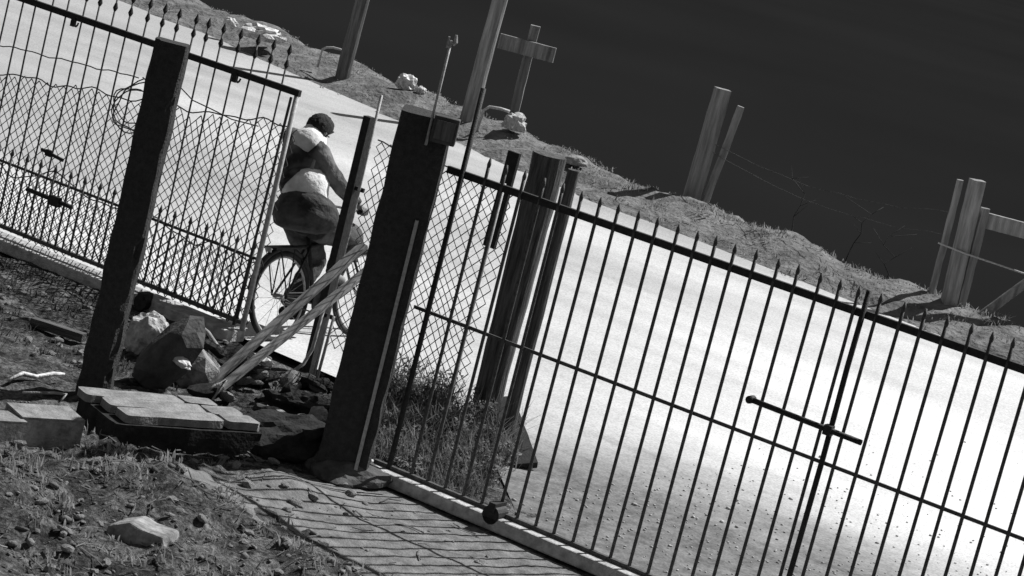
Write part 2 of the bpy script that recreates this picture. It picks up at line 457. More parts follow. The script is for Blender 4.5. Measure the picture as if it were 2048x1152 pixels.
mb = MB(); ids = {}
for i in range(0, 110):
    for k in range(0, 36):
        s_, t_ = -0.35 + i * 0.05, -0.14 - k * 0.05
        q = fp(s_, 0, t_)
        e_ = min(s_ + 0.35, 1.75 + t_ + 0.1) + 0.35 * noise.noise(q * 1.8) + 0.15 * noise.noise(q * 5)
        if e_ < 0.12: continue
        ids[(i, k)] = len(mb.v); mb.v.append(Vector((q.x, q.y, yard_z(q.x, q.y) + 0.004 - (0.012 if e_ < 0.17 else 0))))
for (i, k) in list(ids):
    if all(c in ids for c in ((i + 1, k), (i, k + 1), (i + 1, k + 1))):
        mb.f.append((ids[(i, k)], ids[(i, k + 1)], ids[(i + 1, k + 1)], ids[(i + 1, k)]))
tag(link('path', mb.mesh('path', True), 'path'), kind='structure')

# stones lying in the yard: pieces of the ground
stone_meshes = []
for i in range(7):
    me = lump((1, 0.75, 0.55), i + 3.3, 0.35, 1.6, 2, 0.5); stone_meshes.append(me)
SPOTS = [(-1.26, 15.46, .05), (-1.64, 15.11, .04), (-0.94, 15.42, .045), (-0.74, 16.2, .06), (-0.86, 15.6, .04), (-0.66, 16.0, .05), (-1.05, 15.6, .035)]
for i in range(150):
    while True:
        x, y = random.uniform(-2.9, 0.6), random.uniform(12.8, 16.2)
        q = Vector((x, y, 0)); tf, sf = line_t(q, FG), line_s(q, FG)
        if tf < -0.15 and (sf < -0.2 or tf < -1.7 or random.random() < 0.12): break
    SPOTS.append((x, y, random.uniform(0.012, 0.042)))
for i in range(70):
    SPOTS.append((random.uniform(-4.2, -1.2), random.uniform(16.9, 19.3), random.uniform(0.015, 0.05)))
for i, (x, y, r) in enumerate(SPOTS):
    o = link('stone', stone_meshes[i % 7], 'stone', yard, (x, y, yard_z(x, y) + r * 0.25), (random.uniform(-.3, .3), random.uniform(-.3, .3), random.uniform(0, 6)))
    o.scale = (r * random.uniform(0.8, 1.4), r, r)

for i in range(46):                                # broken rubble between the posts and the rear gate
    x, y, r = random.uniform(-2.35, -1.1), random.uniform(17.35, 18.7), random.uniform(0.03, 0.095)
    z = max(yard_z(x, y), 0.10 * math.exp(-(((x + 1.85) / 0.4) ** 2 + ((y - 18.1) / 0.4) ** 2)))
    o = link('stone', stone_meshes[i % 7], 'stone', yard, (x, y, z + r * 0.3), (random.uniform(-.6, .6), random.uniform(-.6, .6), random.uniform(0, 6)))
    o.scale = (r * random.uniform(0.8, 1.6), r, r * random.uniform(0.6, 1.1))
    if i % 3: o.material_slots[0].link = 'OBJECT'; o.material_slots[0].material = M['dark_concrete' if i % 3 == 1 else 'earth_and_shade']
import bmesh
_b = bmesh.new(); bmesh.ops.create_icosphere(_b, subdivisions=1, radius=1.0); _b.verts.index_update()
ICO_V = [v.co.copy() for v in _b.verts]; ICO_F = [tuple(v.index for v in f.verts) for f in _b.faces]; _b.free()
mb = MB()
for i in range(1700):
    x, y = random.uniform(-3.0, 0.3), random.uniform(12.7, 16.3)
    q = Vector((x, y, 0)); tf, sf = line_t(q, FG), line_s(q, FG)
    if tf > -0.2: continue
    if -1.7 < tf and sf > -0.3 and random.random() < 0.8: continue
    r = random.uniform(0.004, 0.016) * (1 if random.random() < 0.92 else 2.2); z = yard_z(x, y) + r * 0.2; o = len(mb.v)
    rot = Matrix.Rotation(random.uniform(0, 6.28), 3, 'Z') @ Matrix.Rotation(random.uniform(-.6, .6), 3, 'X')
    sc_ = Vector((random.uniform(.8, 1.6), random.uniform(.7, 1.1), random.uniform(.4, .8))) * r
    for v_ in ICO_V: 
        w_ = v_ * (1 + 0.35 * noise.noise(v_ * 1.7 + Vector((i * 1.3, 0, 0))))
        mb.v.append(Vector((x, y, z)) + rot @ Vector((w_.x * sc_.x, w_.y * sc_.y, w_.z * sc_.z)))
    mb.f += [tuple(o + k for k in t_) for t_ in ICO_F]
tag(link('clods', mb.mesh('clods', True), 'clod', yard), kind='stuff')
mb = MB()
for i in range(520):                               # straw and twigs trodden into the earth
    x, y = random.uniform(-3.0, 0.2), random.uniform(12.8, 16.3)
    q = Vector((x, y, 0))
    if line_t(q, FG) > -0.2 or (line_t(q, FG) > -1.75 and line_s(q, FG) > -0.3 and random.random() < 0.85): continue
    a, L = random.uniform(0, 6.28), random.uniform(0.04, 0.20); d = Vector((math.cos(a), math.sin(a), 0)) * L / 2
    k_ = Vector((-d.y, d.x, 0)) * random.uniform(-.3, .3)
    P_ = [q - d, q + k_, q + d]
    mb.tube([Vector((p.x, p.y, yard_z(p.x, p.y) + random.uniform(0.006, 0.02))) for p in P_], random.uniform(0.002, 0.0045), 4)
tag(link('straw', mb.mesh('straw'), 'blade', yard), kind='stuff')
mb = MB()
for i in range(1500):                              # loose gravel along the near edge of the road
    s_, t_ = random.uniform(0.7, 5.5), 0.15 + abs(random.gauss(0, 2.2))
    q = fp(s_, 0, t_); o = len(mb.v); r = random.uniform(0.003, 0.010) * (1 if random.random() < 0.95 else 2.0)
    rot = Matrix.Rotation(random.uniform(0, 6.28), 3, 'Z')
    for v_ in ICO_V:
        w_ = v_ * (1 + 0.35 * noise.noise(v_ * 1.7 + Vector((i * 1.3, 0, 0))))
        mb.v.append(Vector((q.x, q.y, 0.008 + r * 0.2)) + rot @ Vector((w_.x * r * 1.4, w_.y * r, w_.z * r * 0.6)))
    mb.f += [tuple(o + k for k in t3_) for t3_ in ICO_F]
tag(link('loose_gravel', mb.mesh('loose_gravel', True), 'kerb'), 'loose gravel strewn over the dirt edge of the road behind the barred gate', 'gravel', kind='stuff')

# ---------------------------------------------------------------- grass and weeds (uncountable)
def blades(name, spots, hmin, hmax, width, material, label, cat, lean=0.5, per=14, spread=0.08):
    mb = MB()
    for (x, y, z, k) in spots:
        for _ in range(per):
            a, rr = random.uniform(0, 6.283), spread * math.sqrt(random.random())
            b = Vector((x + rr * math.cos(a), y + rr * math.sin(a), z - 0.01))
            h = random.uniform(hmin, hmax) * k
            az = random.uniform(0, 6.283); ln = random.uniform(0.1, lean) * h
            dv = Vector((math.cos(az), math.sin(az), 0)); sv = Vector((-dv.y, dv.x, 0)) * width * random.uniform(0.6, 1.3) / 2
            mid = b + dv * ln * 0.35 + Vector((0, 0, h * 0.6)); tip = b + dv * ln + Vector((0, 0, h))
            o = len(mb.v)
            mb.v += [b - sv, b + sv, mid - sv * 0.8, mid + sv * 0.8, tip]
            mb.f += [(o, o + 1, o + 3, o + 2), (o + 2, o + 3, o + 4)]
    o = link(name, mb.mesh(name), material)
    return tag(o, label, cat, kind='stuff')
def leafy(name, spots, material, label, cat):
    mb = MB()
    for (x, y, z, h, r, nl) in spots:
        for st_ in range(4):
            a = random.uniform(0, 6.283); e = Vector((x + math.cos(a) * r * 0.7, y + math.sin(a) * r * 0.7, z + h * random.uniform(0.7, 1.05)))
            mb.tube([Vector((x, y, z - 0.02)), Vector((x, y, z)).lerp(e, 0.5) + Vector((0, 0, h * 0.06)), e], [0.005, 0.004, 0.002], 4, False)
        for _ in range(nl):
            a, u = random.uniform(0, 6.283), random.random() ** 0.7
            rad = r * math.sqrt(random.random()) * (0.55 + 0.5 * math.sin(math.pi * min(1, u + 0.15)))
            c = Vector((x + rad * math.cos(a), y + rad * math.sin(a), z + u * h))
            d = Vector((random.gauss(0, 1), random.gauss(0, 1), random.gauss(0.1, 0.6))).normalized()
            s_ = d.cross(Vector((random.gauss(0, .5), random.gauss(0, .5), 1))).normalized()
            L, W = random.uniform(0.02, 0.05), random.uniform(0.004, 0.011)
            o = len(mb.v)
            mb.v += [c, c + d * L * 0.5 + s_ * W, c + d * L, c + d * L * 0.5 - s_ * W]
            mb.f.append((o, o + 1, o + 2, o + 3))
    return tag(link(name, mb.mesh(name), material), label, cat, kind='stuff')
sp, sl = [], []
for i in range(900):                               # behind the near gate, beside the round post
    x, y = random.uniform(-0.80, 0.40), random.uniform(16.45, 18.5)
    q = Vector((x, y, 0)); t = line_t(q, FG)
    if t < 0.14 or line_t(q, LG) > -0.02: continue
    if x > -0.02 + 0.20 * (y - 16.3) or (x + 0.775) ** 2 + (y - 16.47) ** 2 < 0.09: continue
    dens = noise.noise(q * 1.7)
    k = 0.35 + random.random() * 0.6
    if dens > -0.3: sp.append((q.x, q.y, yard_z(q.x, q.y), k))
    if i % 3 == 0: sl.append((q.x, q.y, yard_z(q.x, q.y), (0.07 + 0.20 * max(0, y - 16.8)) * random.uniform(0.5, 1.15), random.uniform(0.06, 0.15), int(25 + 60 * max(0, y - 16.6))))
blades('weed_patch', [(a_, b_, c_, d_ * (0.6 + 0.75 * max(0, b_ - 16.7))) for (a_, b_, c_, d_) in sp], 0.08, 0.34, 0.009, 'weed', 'tufts of dry grass behind the near gate, at the foot of the round posts', 'weeds', 1.1, 14, 0.10)
leafy('leafy_weeds', sl, 'weed', 'tangle of leafy grey weeds behind the near gate, between pillar and round posts', 'weeds')
sp = []
for i in range(520):
    x, y = random.uniform(-2.9, -0.2), random.uniform(13.0, 16.0)
    q = Vector((x, y, 0)); tf, sf = line_t(q, FG), line_s(q, FG)
    if tf > -0.25 or (tf > -1.6 and sf > -0.35): continue
    if noise.noise(q * 1.9 + Vector((5, 5, 0))) < -0.02: continue
    sp.append((x, y, yard_z(x, y), 0.4 + random.random() * 0.6))
blades('dry_grass', sp, 0.03, 0.10, 0.012, 'blade', 'short dry grass and weeds on the earth heap in the foreground', 'grass', 0.9, 10, 0.07)
sp = []
for i in range(420):
    x, y = random.uniform(-4.3, -1.0), random.uniform(16.9, 19.9)
    q = Vector((x, y, 0))
    if line_t(q, LG) > -0.3 or noise.noise(q * 1.6) < 0.0: continue
    sp.append((x, y, yard_z(x, y), 0.3 + random.random() * 0.5))
blades('yard_grass', sp, 0.04, 0.12, 0.012, 'blade_dark', 'low patchy grass between the brick posts and the rear gate', 'grass', 0.9, 9, 0.08)
sp = []
for p in pts:
    if not (-9 < p.x < 9): continue
    for _ in range(7):
        u = random.uniform(0.15, 1.7)
        if random.random() < 0.45: u = random.uniform(1.1, 1.6)
        q = p + EN * u + Vector((random.uniform(-.1, .1), 0, 0))
        k = 0.4 + random.random() * 0.8
        if noise.noise(q * 1.1) < -0.1: k *= 0.35
        if q.x < 0.2: k *= 0.4
        sp.append((q.x, q.y, verge_z(u) + (0.10 * noise.noise(Vector((q.x, q.y, 0)) * 1.2) + 0.06 * noise.noise(Vector((q.x, q.y, 0)) * 3.3) if u > 0.2 else 0), k * (1.6 if noise.noise(q * 2.5) > 0.3 else 0.8)))
blades('verge_grass', sp, 0.02, 0.09, 0.014, 'blade', 'short dry grass along the bank across the road', 'grass', 1.1, 12, 0.14)

# ---------------------------------------------------------------- kerbs under the gates
mb = MB().box((0, 0, 0), (7.4, 0.16, 0.09)); k1 = link('kerb', mb.mesh('kerb'), 'kerb', None, fp(3.6, 0.045, -0.02), (0, 0, ANG)); bevel(k1, 0.012); tag(k1, kind='structure')
mb = MB().box((0, 0, 0), (3.9, 0.24, 0.10)); k2 = link('kerb', mb.mesh('kerb'), 'kerb', None, lp(-0.55, 0.04, 0.0), (0, 0, ANG)); bevel(k2, 0.012); tag(k2, kind='structure')

# ---------------------------------------------------------------- near barred gate
gate = thing('barred_gate', 'black iron barred gate with sliding bolt, right of the big pillar', 'gate', tuple(FG), ANG)
SP = 0.1392
bars = []
for k in range(4):
    bx, by = 0.008 * noise.noise(Vector((k * 3.7, 1, 0))), 0.010 * noise.noise(Vector((k * 2.3, 5, 0)))
    h = 2.165 + 0.018 * noise.noise(Vector((k * 1.9, 9, 0)))
    bars.append(MB().tube([(0, 0, 0.10), (bx * .7, by, 0.6), (bx, by, 1.12), (bx * .3, 0, 1.6), (0, 0, 2.06), (-bx * .5, 0, h)], 0.0115, 8).tube([(-bx * .5, 0, h), (-bx * .5, 0, h + 0.02), (-bx * .5, 0, h + 0.06)], [0.0115, 0.014, 0.006], 8).mesh('bar', True))
for i in range(-6, 38):
    s = 0.99 + SP * i
    if s < 0.22 or s > 6.1: continue
    b = link('bar', bars[i % 4 if i % 3 else (i * 7) % 4], 'bar_iron', gate, (s + random.uniform(-.006, .006), 0, 0))
    b.rotation_euler = (random.uniform(-.004, .004), random.uniform(-.005, .005), 0)
link('top_rail', MB().box((3.06, 0.012, 2.075), (6.1, 0.03, 0.046)).mesh('top_rail'), 'iron', gate)
link('middle_rail', MB().box((3.06, 0.014, 1.155), (6.1, 0.012, 0.022)).mesh('middle_rail'), 'bar_iron', gate)
link('bottom_rail', MB().box((3.06, 0.0, 0.105), (6.1, 0.03, 0.022)).mesh('bottom_rail'), 'bar_iron', gate)
link('gate_stile', MB().tube([(0.13, -0.005, 0.09), (0.13, -0.005, 2.64)], 0.018, 10).mesh('gate_stile', True), 'iron', gate)
link('meeting_stile', MB().tube([(2.993, -0.01, 0.09), (2.997, -0.01, 1.2), (2.990, -0.01, 1.75), (2.993, -0.01, 2.22)], 0.017, 10).mesh('meeting_stile', True), 'iron', gate)
bo = link('bolt', MB().tube([(2.47, -0.035, 1.37), (3.21, -0.035, 1.36)], 0.018, 10).mesh('bolt', True), 'iron', gate)
link('bolt_knob', MB().tube([(2.465, -0.06, 1.37), (2.465, 0.0, 1.37)], 0.024, 10).mesh('bolt_knob', True), 'iron', bo)
link('bolt_guide', MB().box((2.993, -0.035, 1.362), (0.05, 0.05, 0.06)).mesh('bolt_guide'), 'iron', bo)
link('gate_wheel', MB().tube([(0.99, -0.10, 0.10), (0.99, 0.02, 0.10)], 0.062, 16).box((0.99, -0.04, 0.15), (0.05, 0.14, 0.06)).mesh('gate_wheel'), 'iron', gate)
link('pipe_brace', MB().tube([(0.415, 0.05, 2.10), (0.41, 0.05, 1.3), (0.405, 0.05, 0.4)], 0.012, 8).mesh('pipe_brace', True), 'galv', gate)

# ---------------------------------------------------------------- rear gate (left)
lg = thing('picket_gate', 'spear-topped iron gate with close pickets behind the left masonry post', 'gate', tuple(LG), ANG)
barm = MB().tube([(0, 0, 0.14), (0.003, 0, 0.9), (-0.004, 0, 1.5), (0, 0, 2.20)], 0.0072, 8).mesh('bar', True)
spear = MB().tube([(0, 0, 2.19), (0, 0, 2.215), (0, 0, 2.27)], [0.008, 0.02, 0.002], 8).tube([(0, 0, 2.085), (0, 0, 2.11), (0, 0, 2.15)], [0.009, 0.02, 0.008], 8).mesh('spear', False)
pick = MB().tube([(0, 0, 0.14), (0, 0, 0.72)], 0.0095, 8).tube([(0, 0, 0.72), (0, 0, 0.735), (0, 0, 0.79)], [0.008, 0.017, 0.002], 8).mesh('picket', True)
SL = 0.1535
for i in range(-5, 17):
    s = -1.007 + SL * i
    if s > 1.42: continue
    b = link('bar', barm, 'bar_iron', lg, (s, 0, 0), (random.uniform(-.006, .006), random.uniform(-.01, .01), 0))
    link('spear', spear, 'iron', b)
    if s + SL / 2 < 1.42: link('picket', pick, 'bar_iron', lg, (s + SL / 2, 0.0, 0), (0, random.uniform(-.012, .012), 0))
link('top_rail', MB().box((-0.18, -0.012, 1.945), (3.30, 0.035, 0.048)).mesh('top_rail'), 'iron', lg)
link('picket_rail', MB().box((-0.18, 0.012, 0.655), (3.26, 0.012, 0.02)).mesh('picket_rail'), 'bar_iron', lg)
link('bottom_rail', MB().box((-0.18, 0.0, 0.16), (3.26, 0.03, 0.03)).mesh('bottom_rail'), 'bar_iron', lg)
link('gate_stile', MB().tube([(1.44, 0, 0.10), (1.44, 0, 1.965)], 0.021, 10).mesh('gate_stile', True), 'galv', lg)
link('stile_strip', MB().tube([(1.36, -0.01, 0.12), (1.385, -0.01, 1.1), (1.40, -0.01, 1.9)], 0.011, 8).mesh('stile_strip', True), 'bar_iron', lg)
for s in (-0.74, 0.88):
    link('hook', MB().box((s, -0.03, 1.905), (0.035, 0.03, 0.07)).tube([(s + .03, -.03, 1.875), (s + .045, -.03, 1.89), (s + .05, -.03, 1.91)], 0.008, 6).mesh('hook'), 'iron', lg)
bo = link('bolt', MB().tube([(-0.84, -0.03, 0.525), (-0.36, -0.03, 0.52)], 0.018, 8).mesh('bolt', True), 'iron', lg)
link('bolt_knob', MB().box((-0.53, -0.045, 0.52), (0.10, 0.05, 0.075)).mesh('bolt_knob'), 'iron', bo)
link('latch', MB().tube([(-0.78, -0.03, 0.868), (-0.55, -0.03, 0.845)], 0.014, 8).box((-0.70, -0.03, 0.86), (0.06, 0.03, 0.05)).mesh('latch'), 'iron', lg)
link('gate_wheel', MB().tube([(0.60, -0.19, 0.06), (0.60, -0.11, 0.06)], 0.06, 14).box((0.60, -0.14, 0.11), (0.06, 0.12, 0.05)).mesh('gate_wheel'), 'iron', lg)

# chain-link mesh
def chain(name, label, cat, frame, s0, s1, zb, ztop, t, cell=0.076, r=0.0046, sag=0.05, seed=0):
    root = thing(name, label, cat, tuple(frame), ANG)
    mb = MB(); k = 0; s = s0
    while s < s1:
        for ph in (0,):
            path = []; z = zb; j = 0
            while True:
                sx = s + (cell / 2 if (j + k) % 2 else 0)
                if z > ztop(sx): break
                w = noise.noise(Vector((sx * 2.0, z * 2.0, seed)))
                path.append((sx + 0.05 * w, t + sag * noise.noise(Vector((sx * 1.6, z * 1.6, seed + 4))) + (0.002 if ph else -0.002), z + 0.05 * w))
                z += cell * 0.58; j += 1
            if len(path) > 1: mb.tube(path, r, 4, False)
        s += cell / 2; k += 1
    link('mesh', mb.mesh('mesh'), 'wire', root)
    path = []; q = s0; e = 0
    while q <= s1:
        path.append((q, t, ztop(q) + 0.01 * math.sin(q * 23) + 0.015 * noise.noise(Vector((q * 5, seed, 0))))); q += 0.05
    link('edge_wire', MB().tube(path, 0.0055, 5).mesh('edge_wire', True), 'wire', root)
    return root
chain('chain_link_fence', 'sagging chain-link netting hung behind the left spear-topped gate', 'netting', LG, -1.7, 1.42, 0.12, lambda s: 1.44 + 0.13 * (s + 0.4) + 0.05 * noise.noise(Vector((s * 3, 0, 0))), 0.06, seed=1)
chain('chain_link_fence', 'second crumpled layer of chain-link netting along the foot of the left gate', 'netting', LG, -1.7, 1.40, 0.12, lambda s: 0.62 + 0.16 * noise.noise(Vector((s * 2.2, 3, 0))), 0.13, seed=5, cell=0.075)
chain('chain_link_fence', 'narrow chain-link panel between the dark gate jamb and the thick round post', 'netting', LG, 2.2, 3.40, 0.25, lambda s: 1.80 - 0.04 * (s - 2.2), 0.03, seed=9)
# strand of wire across the gate and a loose coil
w = []
q = -1.5
while q < 0.05:
    w.append(lp(q, 1.66 + 0.15 * q * 0.55 + 0.03 * noise.noise(Vector((q * 6, 2, 0))), -0.03)); q += 0.06
tag(link('wire_strand', MB().tube(w, 0.005, 5).mesh('wire_strand', True), 'wire'), 'single crooked wire strand stretched across the upper left gate bars', 'wire')
w = []
for i in range(110):
    a = i / 110 * 2 * math.pi * 4.3
    rr = 0.20 + 0.13 * noise.noise(Vector((i * 0.13, 0, 0)))
    w.append(lp(0.02 + rr * math.cos(a) * (1.0 - 0.1 * (i / 110)), 1.43 + rr * 0.85 * math.sin(a) + 0.10 * noise.noise(Vector((i * 0.17, 5, 0))), -0.07 + 0.0007 * i))
tag(link('wire_coil', MB().tube(w, 0.0055, 5).mesh('wire_coil', True), 'wire'), 'tangled coil of loose wire hooked on the gate beside the left post', 'wire')
w = [lp(s, z + 0.02 * noise.noise(Vector((s * 9, 1, 0))), -0.05) for s, z in ((0.33, 1.72), (0.42, 1.70), (0.56, 1.64), (0.75, 1.62), (0.95, 1.60), (1.2, 1.62))]
tag(link('wire_strand', MB().tube(w, 0.005, 5).mesh('wire_strand', True), 'wire'), 'short drooping wire just right of the left post, below the gate rail', 'wire')

# jamb and pipes of the opening
jb = thing('gate_jamb', 'dark square steel gate jamb right of the cyclist', 'post', tuple(lp(2.10, 0, 0)), ANG)
link('post', MB().box((0, 0, 0.97), (0.062, 0.062, 1.96)).mesh('post'), 'iron', jb)
link('hinge', MB().box((0.06, 0, 1.42), (0.09, 0.02, 0.03)).mesh('hinge'), 'iron', jb)
link('hinge', MB().box((0.06, 0, 0.45), (0.09, 0.02, 0.03)).mesh('hinge'), 'iron', jb)
tag(link('standing_pipe', MB().tube([(0, 0, 0.0), (0.004, 0, 1.2), (0, 0, 2.13)], 0.0115, 10).mesh('standing_pipe', True), 'galv', None, lp(2.172, 0, -0.02)), 'thin pale pipe standing right beside the dark gate jamb', 'pipe')

# ---------------------------------------------------------------- masonry posts
lpst = thing('masonry_post', 'dark narrow masonry post on the left with a chipped sunlit edge', 'post', (-2.49, 16.77, -0.03))
link('column', rough_box((0.215, 0.2, 2.44), 1.7, 0.016, (5, 5, 44), 2.8), 'masonry', lpst)
pil = thing('masonry_pillar', 'big dark masonry pillar in the middle, between the opening and the barred gate', 'pillar', (-0.775, 16.47, -0.03))
link('column', rough_box((0.335, 0.33, 2.44), 4.1, 0.010, (7, 6, 44), 0.9), 'masonry', pil)
link('metal_strip', MB().box((0.095, -0.185, 0.96), (0.022, 0.03, 1.66)).mesh('metal_strip'), 'galv', pil)
link('foot', lump((0.30, 0.27, 0.12), 2.2, 0.3, 1.5, 3, 0.4), 'dark_concrete', pil, (0.02, -0.02, 0.05))
mbx = thing('meter_box', 'small grey metal box with a thin upright rod on the pillar corner', 'box', (-0.645, 16.265, 2.26))
bevel(link('box', MB().box((0, 0, 0.10), (0.16, 0.09, 0.17)).mesh('box'), 'dark_concrete', mbx), 0.008)
link('box_frame', MB().box((0, -0.05, 0.10), (0.12, 0.012, 0.12)).mesh('box_frame'), 'dim_wood', mbx)
rd = link('rod', MB().tube([(-0.095, 0, -0.02), (-0.095, 0, 0.65)], 0.009, 8).mesh('rod', True), 'galv', mbx)
link('rod_hook', MB().tube([(-0.112, 0, 0.60), (-0.112, 0, 0.67)], 0.007, 6).tube([(-0.080, 0, 0.625), (-0.066, 0, 0.645), (-0.072, 0, 0.69)], [0.009, 0.014, 0.008], 8).mesh('rod_hook'), 'galv', rd)

# ---------------------------------------------------------------- low wall with bricks between the posts
lw = thing('low_wall', 'low dark footing wall topped with pale slabs between the two masonry posts', 'wall', (-1.91, 16.27, 0.0), R(36.0))
link('footing', rough_box((1.06, 0.56, 0.16), 6.3, 0.012, (14, 6, 3), 0.6), 'earth_and_shade', lw, (0, -0.02, 0))
slab_l = [rough_box((0.70, 0.172, 0.05), 3.1 * k + 1, 0.011, (22, 6, 2), 1.2) for k in range(3)]; slab_s = [rough_box((0.235, 0.172, 0.05), 2.7 * k + 8, 0.011, (9, 6, 2), 1.2) for k in range(3)]
for r in range(3):
    off = (0.05, 0.02, -0.06)[r]
    for me_, x in ((slab_l[r], -0.15 + off), (slab_s[r], 0.335 + off)):
        b = link('coping_slab', me_, 'brick', lw, (x + random.uniform(-.006, .006), -0.19 + r * 0.181, 0.160 + random.uniform(0, .010)), (random.uniform(-.03, .03), random.uniform(-.018, .018), random.uniform(-.03, .03)))
tag(link('shade_lump', lump((0.46, 0.30, 0.20), 2.9, 0.30, 1.8, 4, 0.4), 'earth_and_shade', None, (-1.13, 16.72, 0.02), (0, 0, R(25))), 'added near-black lump standing for the shade left of the pillar', 'shade')  # lump added where the pillar's shade falls, the shade is in its colour

def hollow_block(loc, rz, label, tilt=0.0, L=0.34, Wd=0.20, Hh=0.19):
    t = thing('hollow_block', label, 'block', loc, rz, 'concrete blocks at the left edge')
    t.rotation_euler = (tilt, 0, rz)
    mb = MB(); th = 0.028
    mb.box((0, -Wd / 2 + th / 2, Hh / 2), (L, th, Hh)).box((0, Wd / 2 - th / 2, Hh / 2), (L, th, Hh))
    for x in (-L / 2 + th / 2, 0, L / 2 - th / 2): mb.box((x, 0, Hh / 2 - 0.001), (th - 0.002, Wd - 2 * th, Hh - 0.006))
    link('shell', mb.mesh('shell'), 'concrete', t)
    link('top_slab', MB().box((0, 0, Hh + 0.008), (L, Wd, 0.014)).mesh('top_slab'), 'brick', t)
hollow_block((-2.55, 15.42, 0.0), R(38), 'concrete block at the left edge, the one nearer the low wall', 0.04, 0.42, 0.24, 0.2)
hollow_block((-2.80, 15.12, 0.0), R(38), 'concrete block at the left edge, cut off by the picture border', -0.03, 0.36, 0.22, 0.18)

# ---------------------------------------------------------------- planks and rubble in the opening
def board(name, a, b, w, th, material, label, cat, group=None, roll=0.0):
    a, b = Vector(a), Vector(b); L = (b - a).length
    mb = MB(); n = 10
    o = 0
    for i in range(n + 1):
        u = i / n; e = 0.006 * noise.noise(Vector((u * 5, L, w * 30)))
        for (x, y) in ((-w / 2 + e, -th / 2), (w / 2 + e, -th / 2), (w / 2 + e, th / 2), (-w / 2 + e, th / 2)):
            mb.v.append(Vector((x, y, u * L)))
    for i in range(n):
        for k in range(4):
            p, q = i * 4 + k, i * 4 + (k + 1) % 4
            mb.f.append((p, q, q + 4, p + 4))
    mb.f += [(3, 2, 1, 0), (n * 4, n * 4 + 1, n * 4 + 2, n * 4 + 3)]
    ob = link(name, mb.mesh(name), material)
    q = (b - a).to_track_quat('Z', 'Y')
    ob.rotation_mode = 'QUATERNION'
    from mathutils import Quaternion
    ob.rotation_quaternion = q @ Quaternion((0, 0, 1), roll)
    ob.location = a
    return tag(ob, label, cat, group)
board('plank', (-1.87, 17.74, 0.03), tuple(lp(2.36, 1.06, -0.07)), 0.07, 0.03, 'pale_wood', 'upper of the two long planks slanting down from behind the pillar', 'plank', 'leaning planks', R(8))
board('plank', (-1.80, 17.62, 0.02), tuple(lp(2.46, 0.92, -0.07)), 0.07, 0.03, 'pale_wood', 'lower of the two long planks slanting down from behind the pillar', 'plank', 'leaning planks', R(-6))
# broken tilted slab
def prism(pts2, depth, loc, rz, rx, name, material, label, cat):
    mb = MB(); n = len(pts2)
    for y in (0, depth):
        for (x, z) in pts2: mb.v.append(Vector((x + 0.01 * noise.noise(Vector((x * 9, z * 9, y))), y, z)))
    mb.f.append(tuple(range(n))); mb.f.append(tuple(reversed(range(n, 2 * n))))
    for i in range(n): mb.f.append((i, n + i, n + (i + 1) % n, (i + 1) % n))
    ob = link(name, mb.mesh(name), material, None, loc, (rx, 0, rz)); bevel(ob, 0.012)
    return tag(ob, label, cat)
ck = tag(link('concrete_chunk', lump((0.155, 0.17, 0.33), 5.3, 0.34, 1.9, 2, 0.8), 'dark_concrete', None, (-2.16, 17.47, 0.22), (R(-6), R(30), R(6))), 'large dark broken chunk tilted up behind the low wall slabs', 'rubble')
tag(link('rubble_heap', lump((0.22, 0.20, 0.17), 1.4, 0.34, 2.0, 2, 0.5), 'stone', None, (-2.02, 17.85, 0.08), (0.2, 0.1, 0.3)), 'mid-grey lumpy rubble between the dark tilted chunk and the planks', 'rubble')
tag(link('rubble_sack', lump((0.16, 0.13, 0.19), 8.8, 0.22, 2.2, 4, 0.7), 'sack', None, (-2.42, 18.25, 0.11)), 'pale lumpy sack lying behind the dark broken concrete chunk', 'sack')
tag(link('rubble_heap', lump((0.34, 0.26, 0.17), 3.7, 0.5, 2.6, 4, 0.4), 'earth_and_shade', None, (-1.92, 18.2, 0.03)), 'dark heap of rubble in the opening at the foot of the planks', 'rubble')
tag(link('earth_lump', lump((0.26, 0.20, 0.12), 5.2, 0.5, 2.6, 4, 0.4), 'earth_and_shade', None, (-1.22, 17.75, 0.03)), 'dark lump of earth and rubble left of the pillar foot', 'rubble')
def strip(path, r, material, label, cat, name='stick'):
    return tag(link(name, MB().tube(path, r, 7).mesh(name, True), material), label, cat)
strip([(-2.22, 18.75, 0.22), (-2.05, 18.6, 0.18), (-1.93, 18.45, 0.12), (-1.85, 18.3, 0.08)], [0.012, 0.016, 0.015, 0.008], 'pale_wood', 'pale bent stick lying over the rubble behind the dark concrete chunk', 'stick')
strip([(-3.02, 16.55, 0.03), (-2.96, 16.7, 0.06), (-2.88, 16.76, 0.045), (-2.80, 16.9, 0.055), (-2.74, 16.98, 0.05)], [0.010, 0.016, 0.014, 0.016, 0.009], 'plastic', 'crooked white stick on the ground at the left edge', 'stick')
strip([(-2.86, 16.28, 0.05), (-2.70, 16.46, 0.05), (-2.62, 16.50, 0.05), (-2.63, 16.42, 0.03)], [0.009, 0.010, 0.009, 0.008], 'pale_wood', 'thin hooked stick between the white stick and the concrete blocks', 'stick')
strip([(-1.42, 18.6, 0.02), (-1.335, 18.72, 0.10), (-1.30, 18.75, 0.22), (-1.285, 18.75, 0.60)], [0.013, 0.014, 0.014, 0.013], 'galv', 'bent pale metal strip standing at the foot of the gate jamb', 'strip', 'metal_strip')
strip([(-1.215, 18.72, 0.0), (-1.20, 18.72, 0.5)], 0.012, 'galv', 'short pale rod right of the bent metal strip', 'rod', 'rod')
strip([(-1.86, 17.45, 0.02), (-1.80, 17.5, 0.10), (-1.74, 17.55, 0.14), (-1.79, 17.42, 0.01)], [0.008, 0.010, 0.010, 0.008], 'pale_wood', 'small forked pale stick at the bottom end of the slanting planks', 'stick')
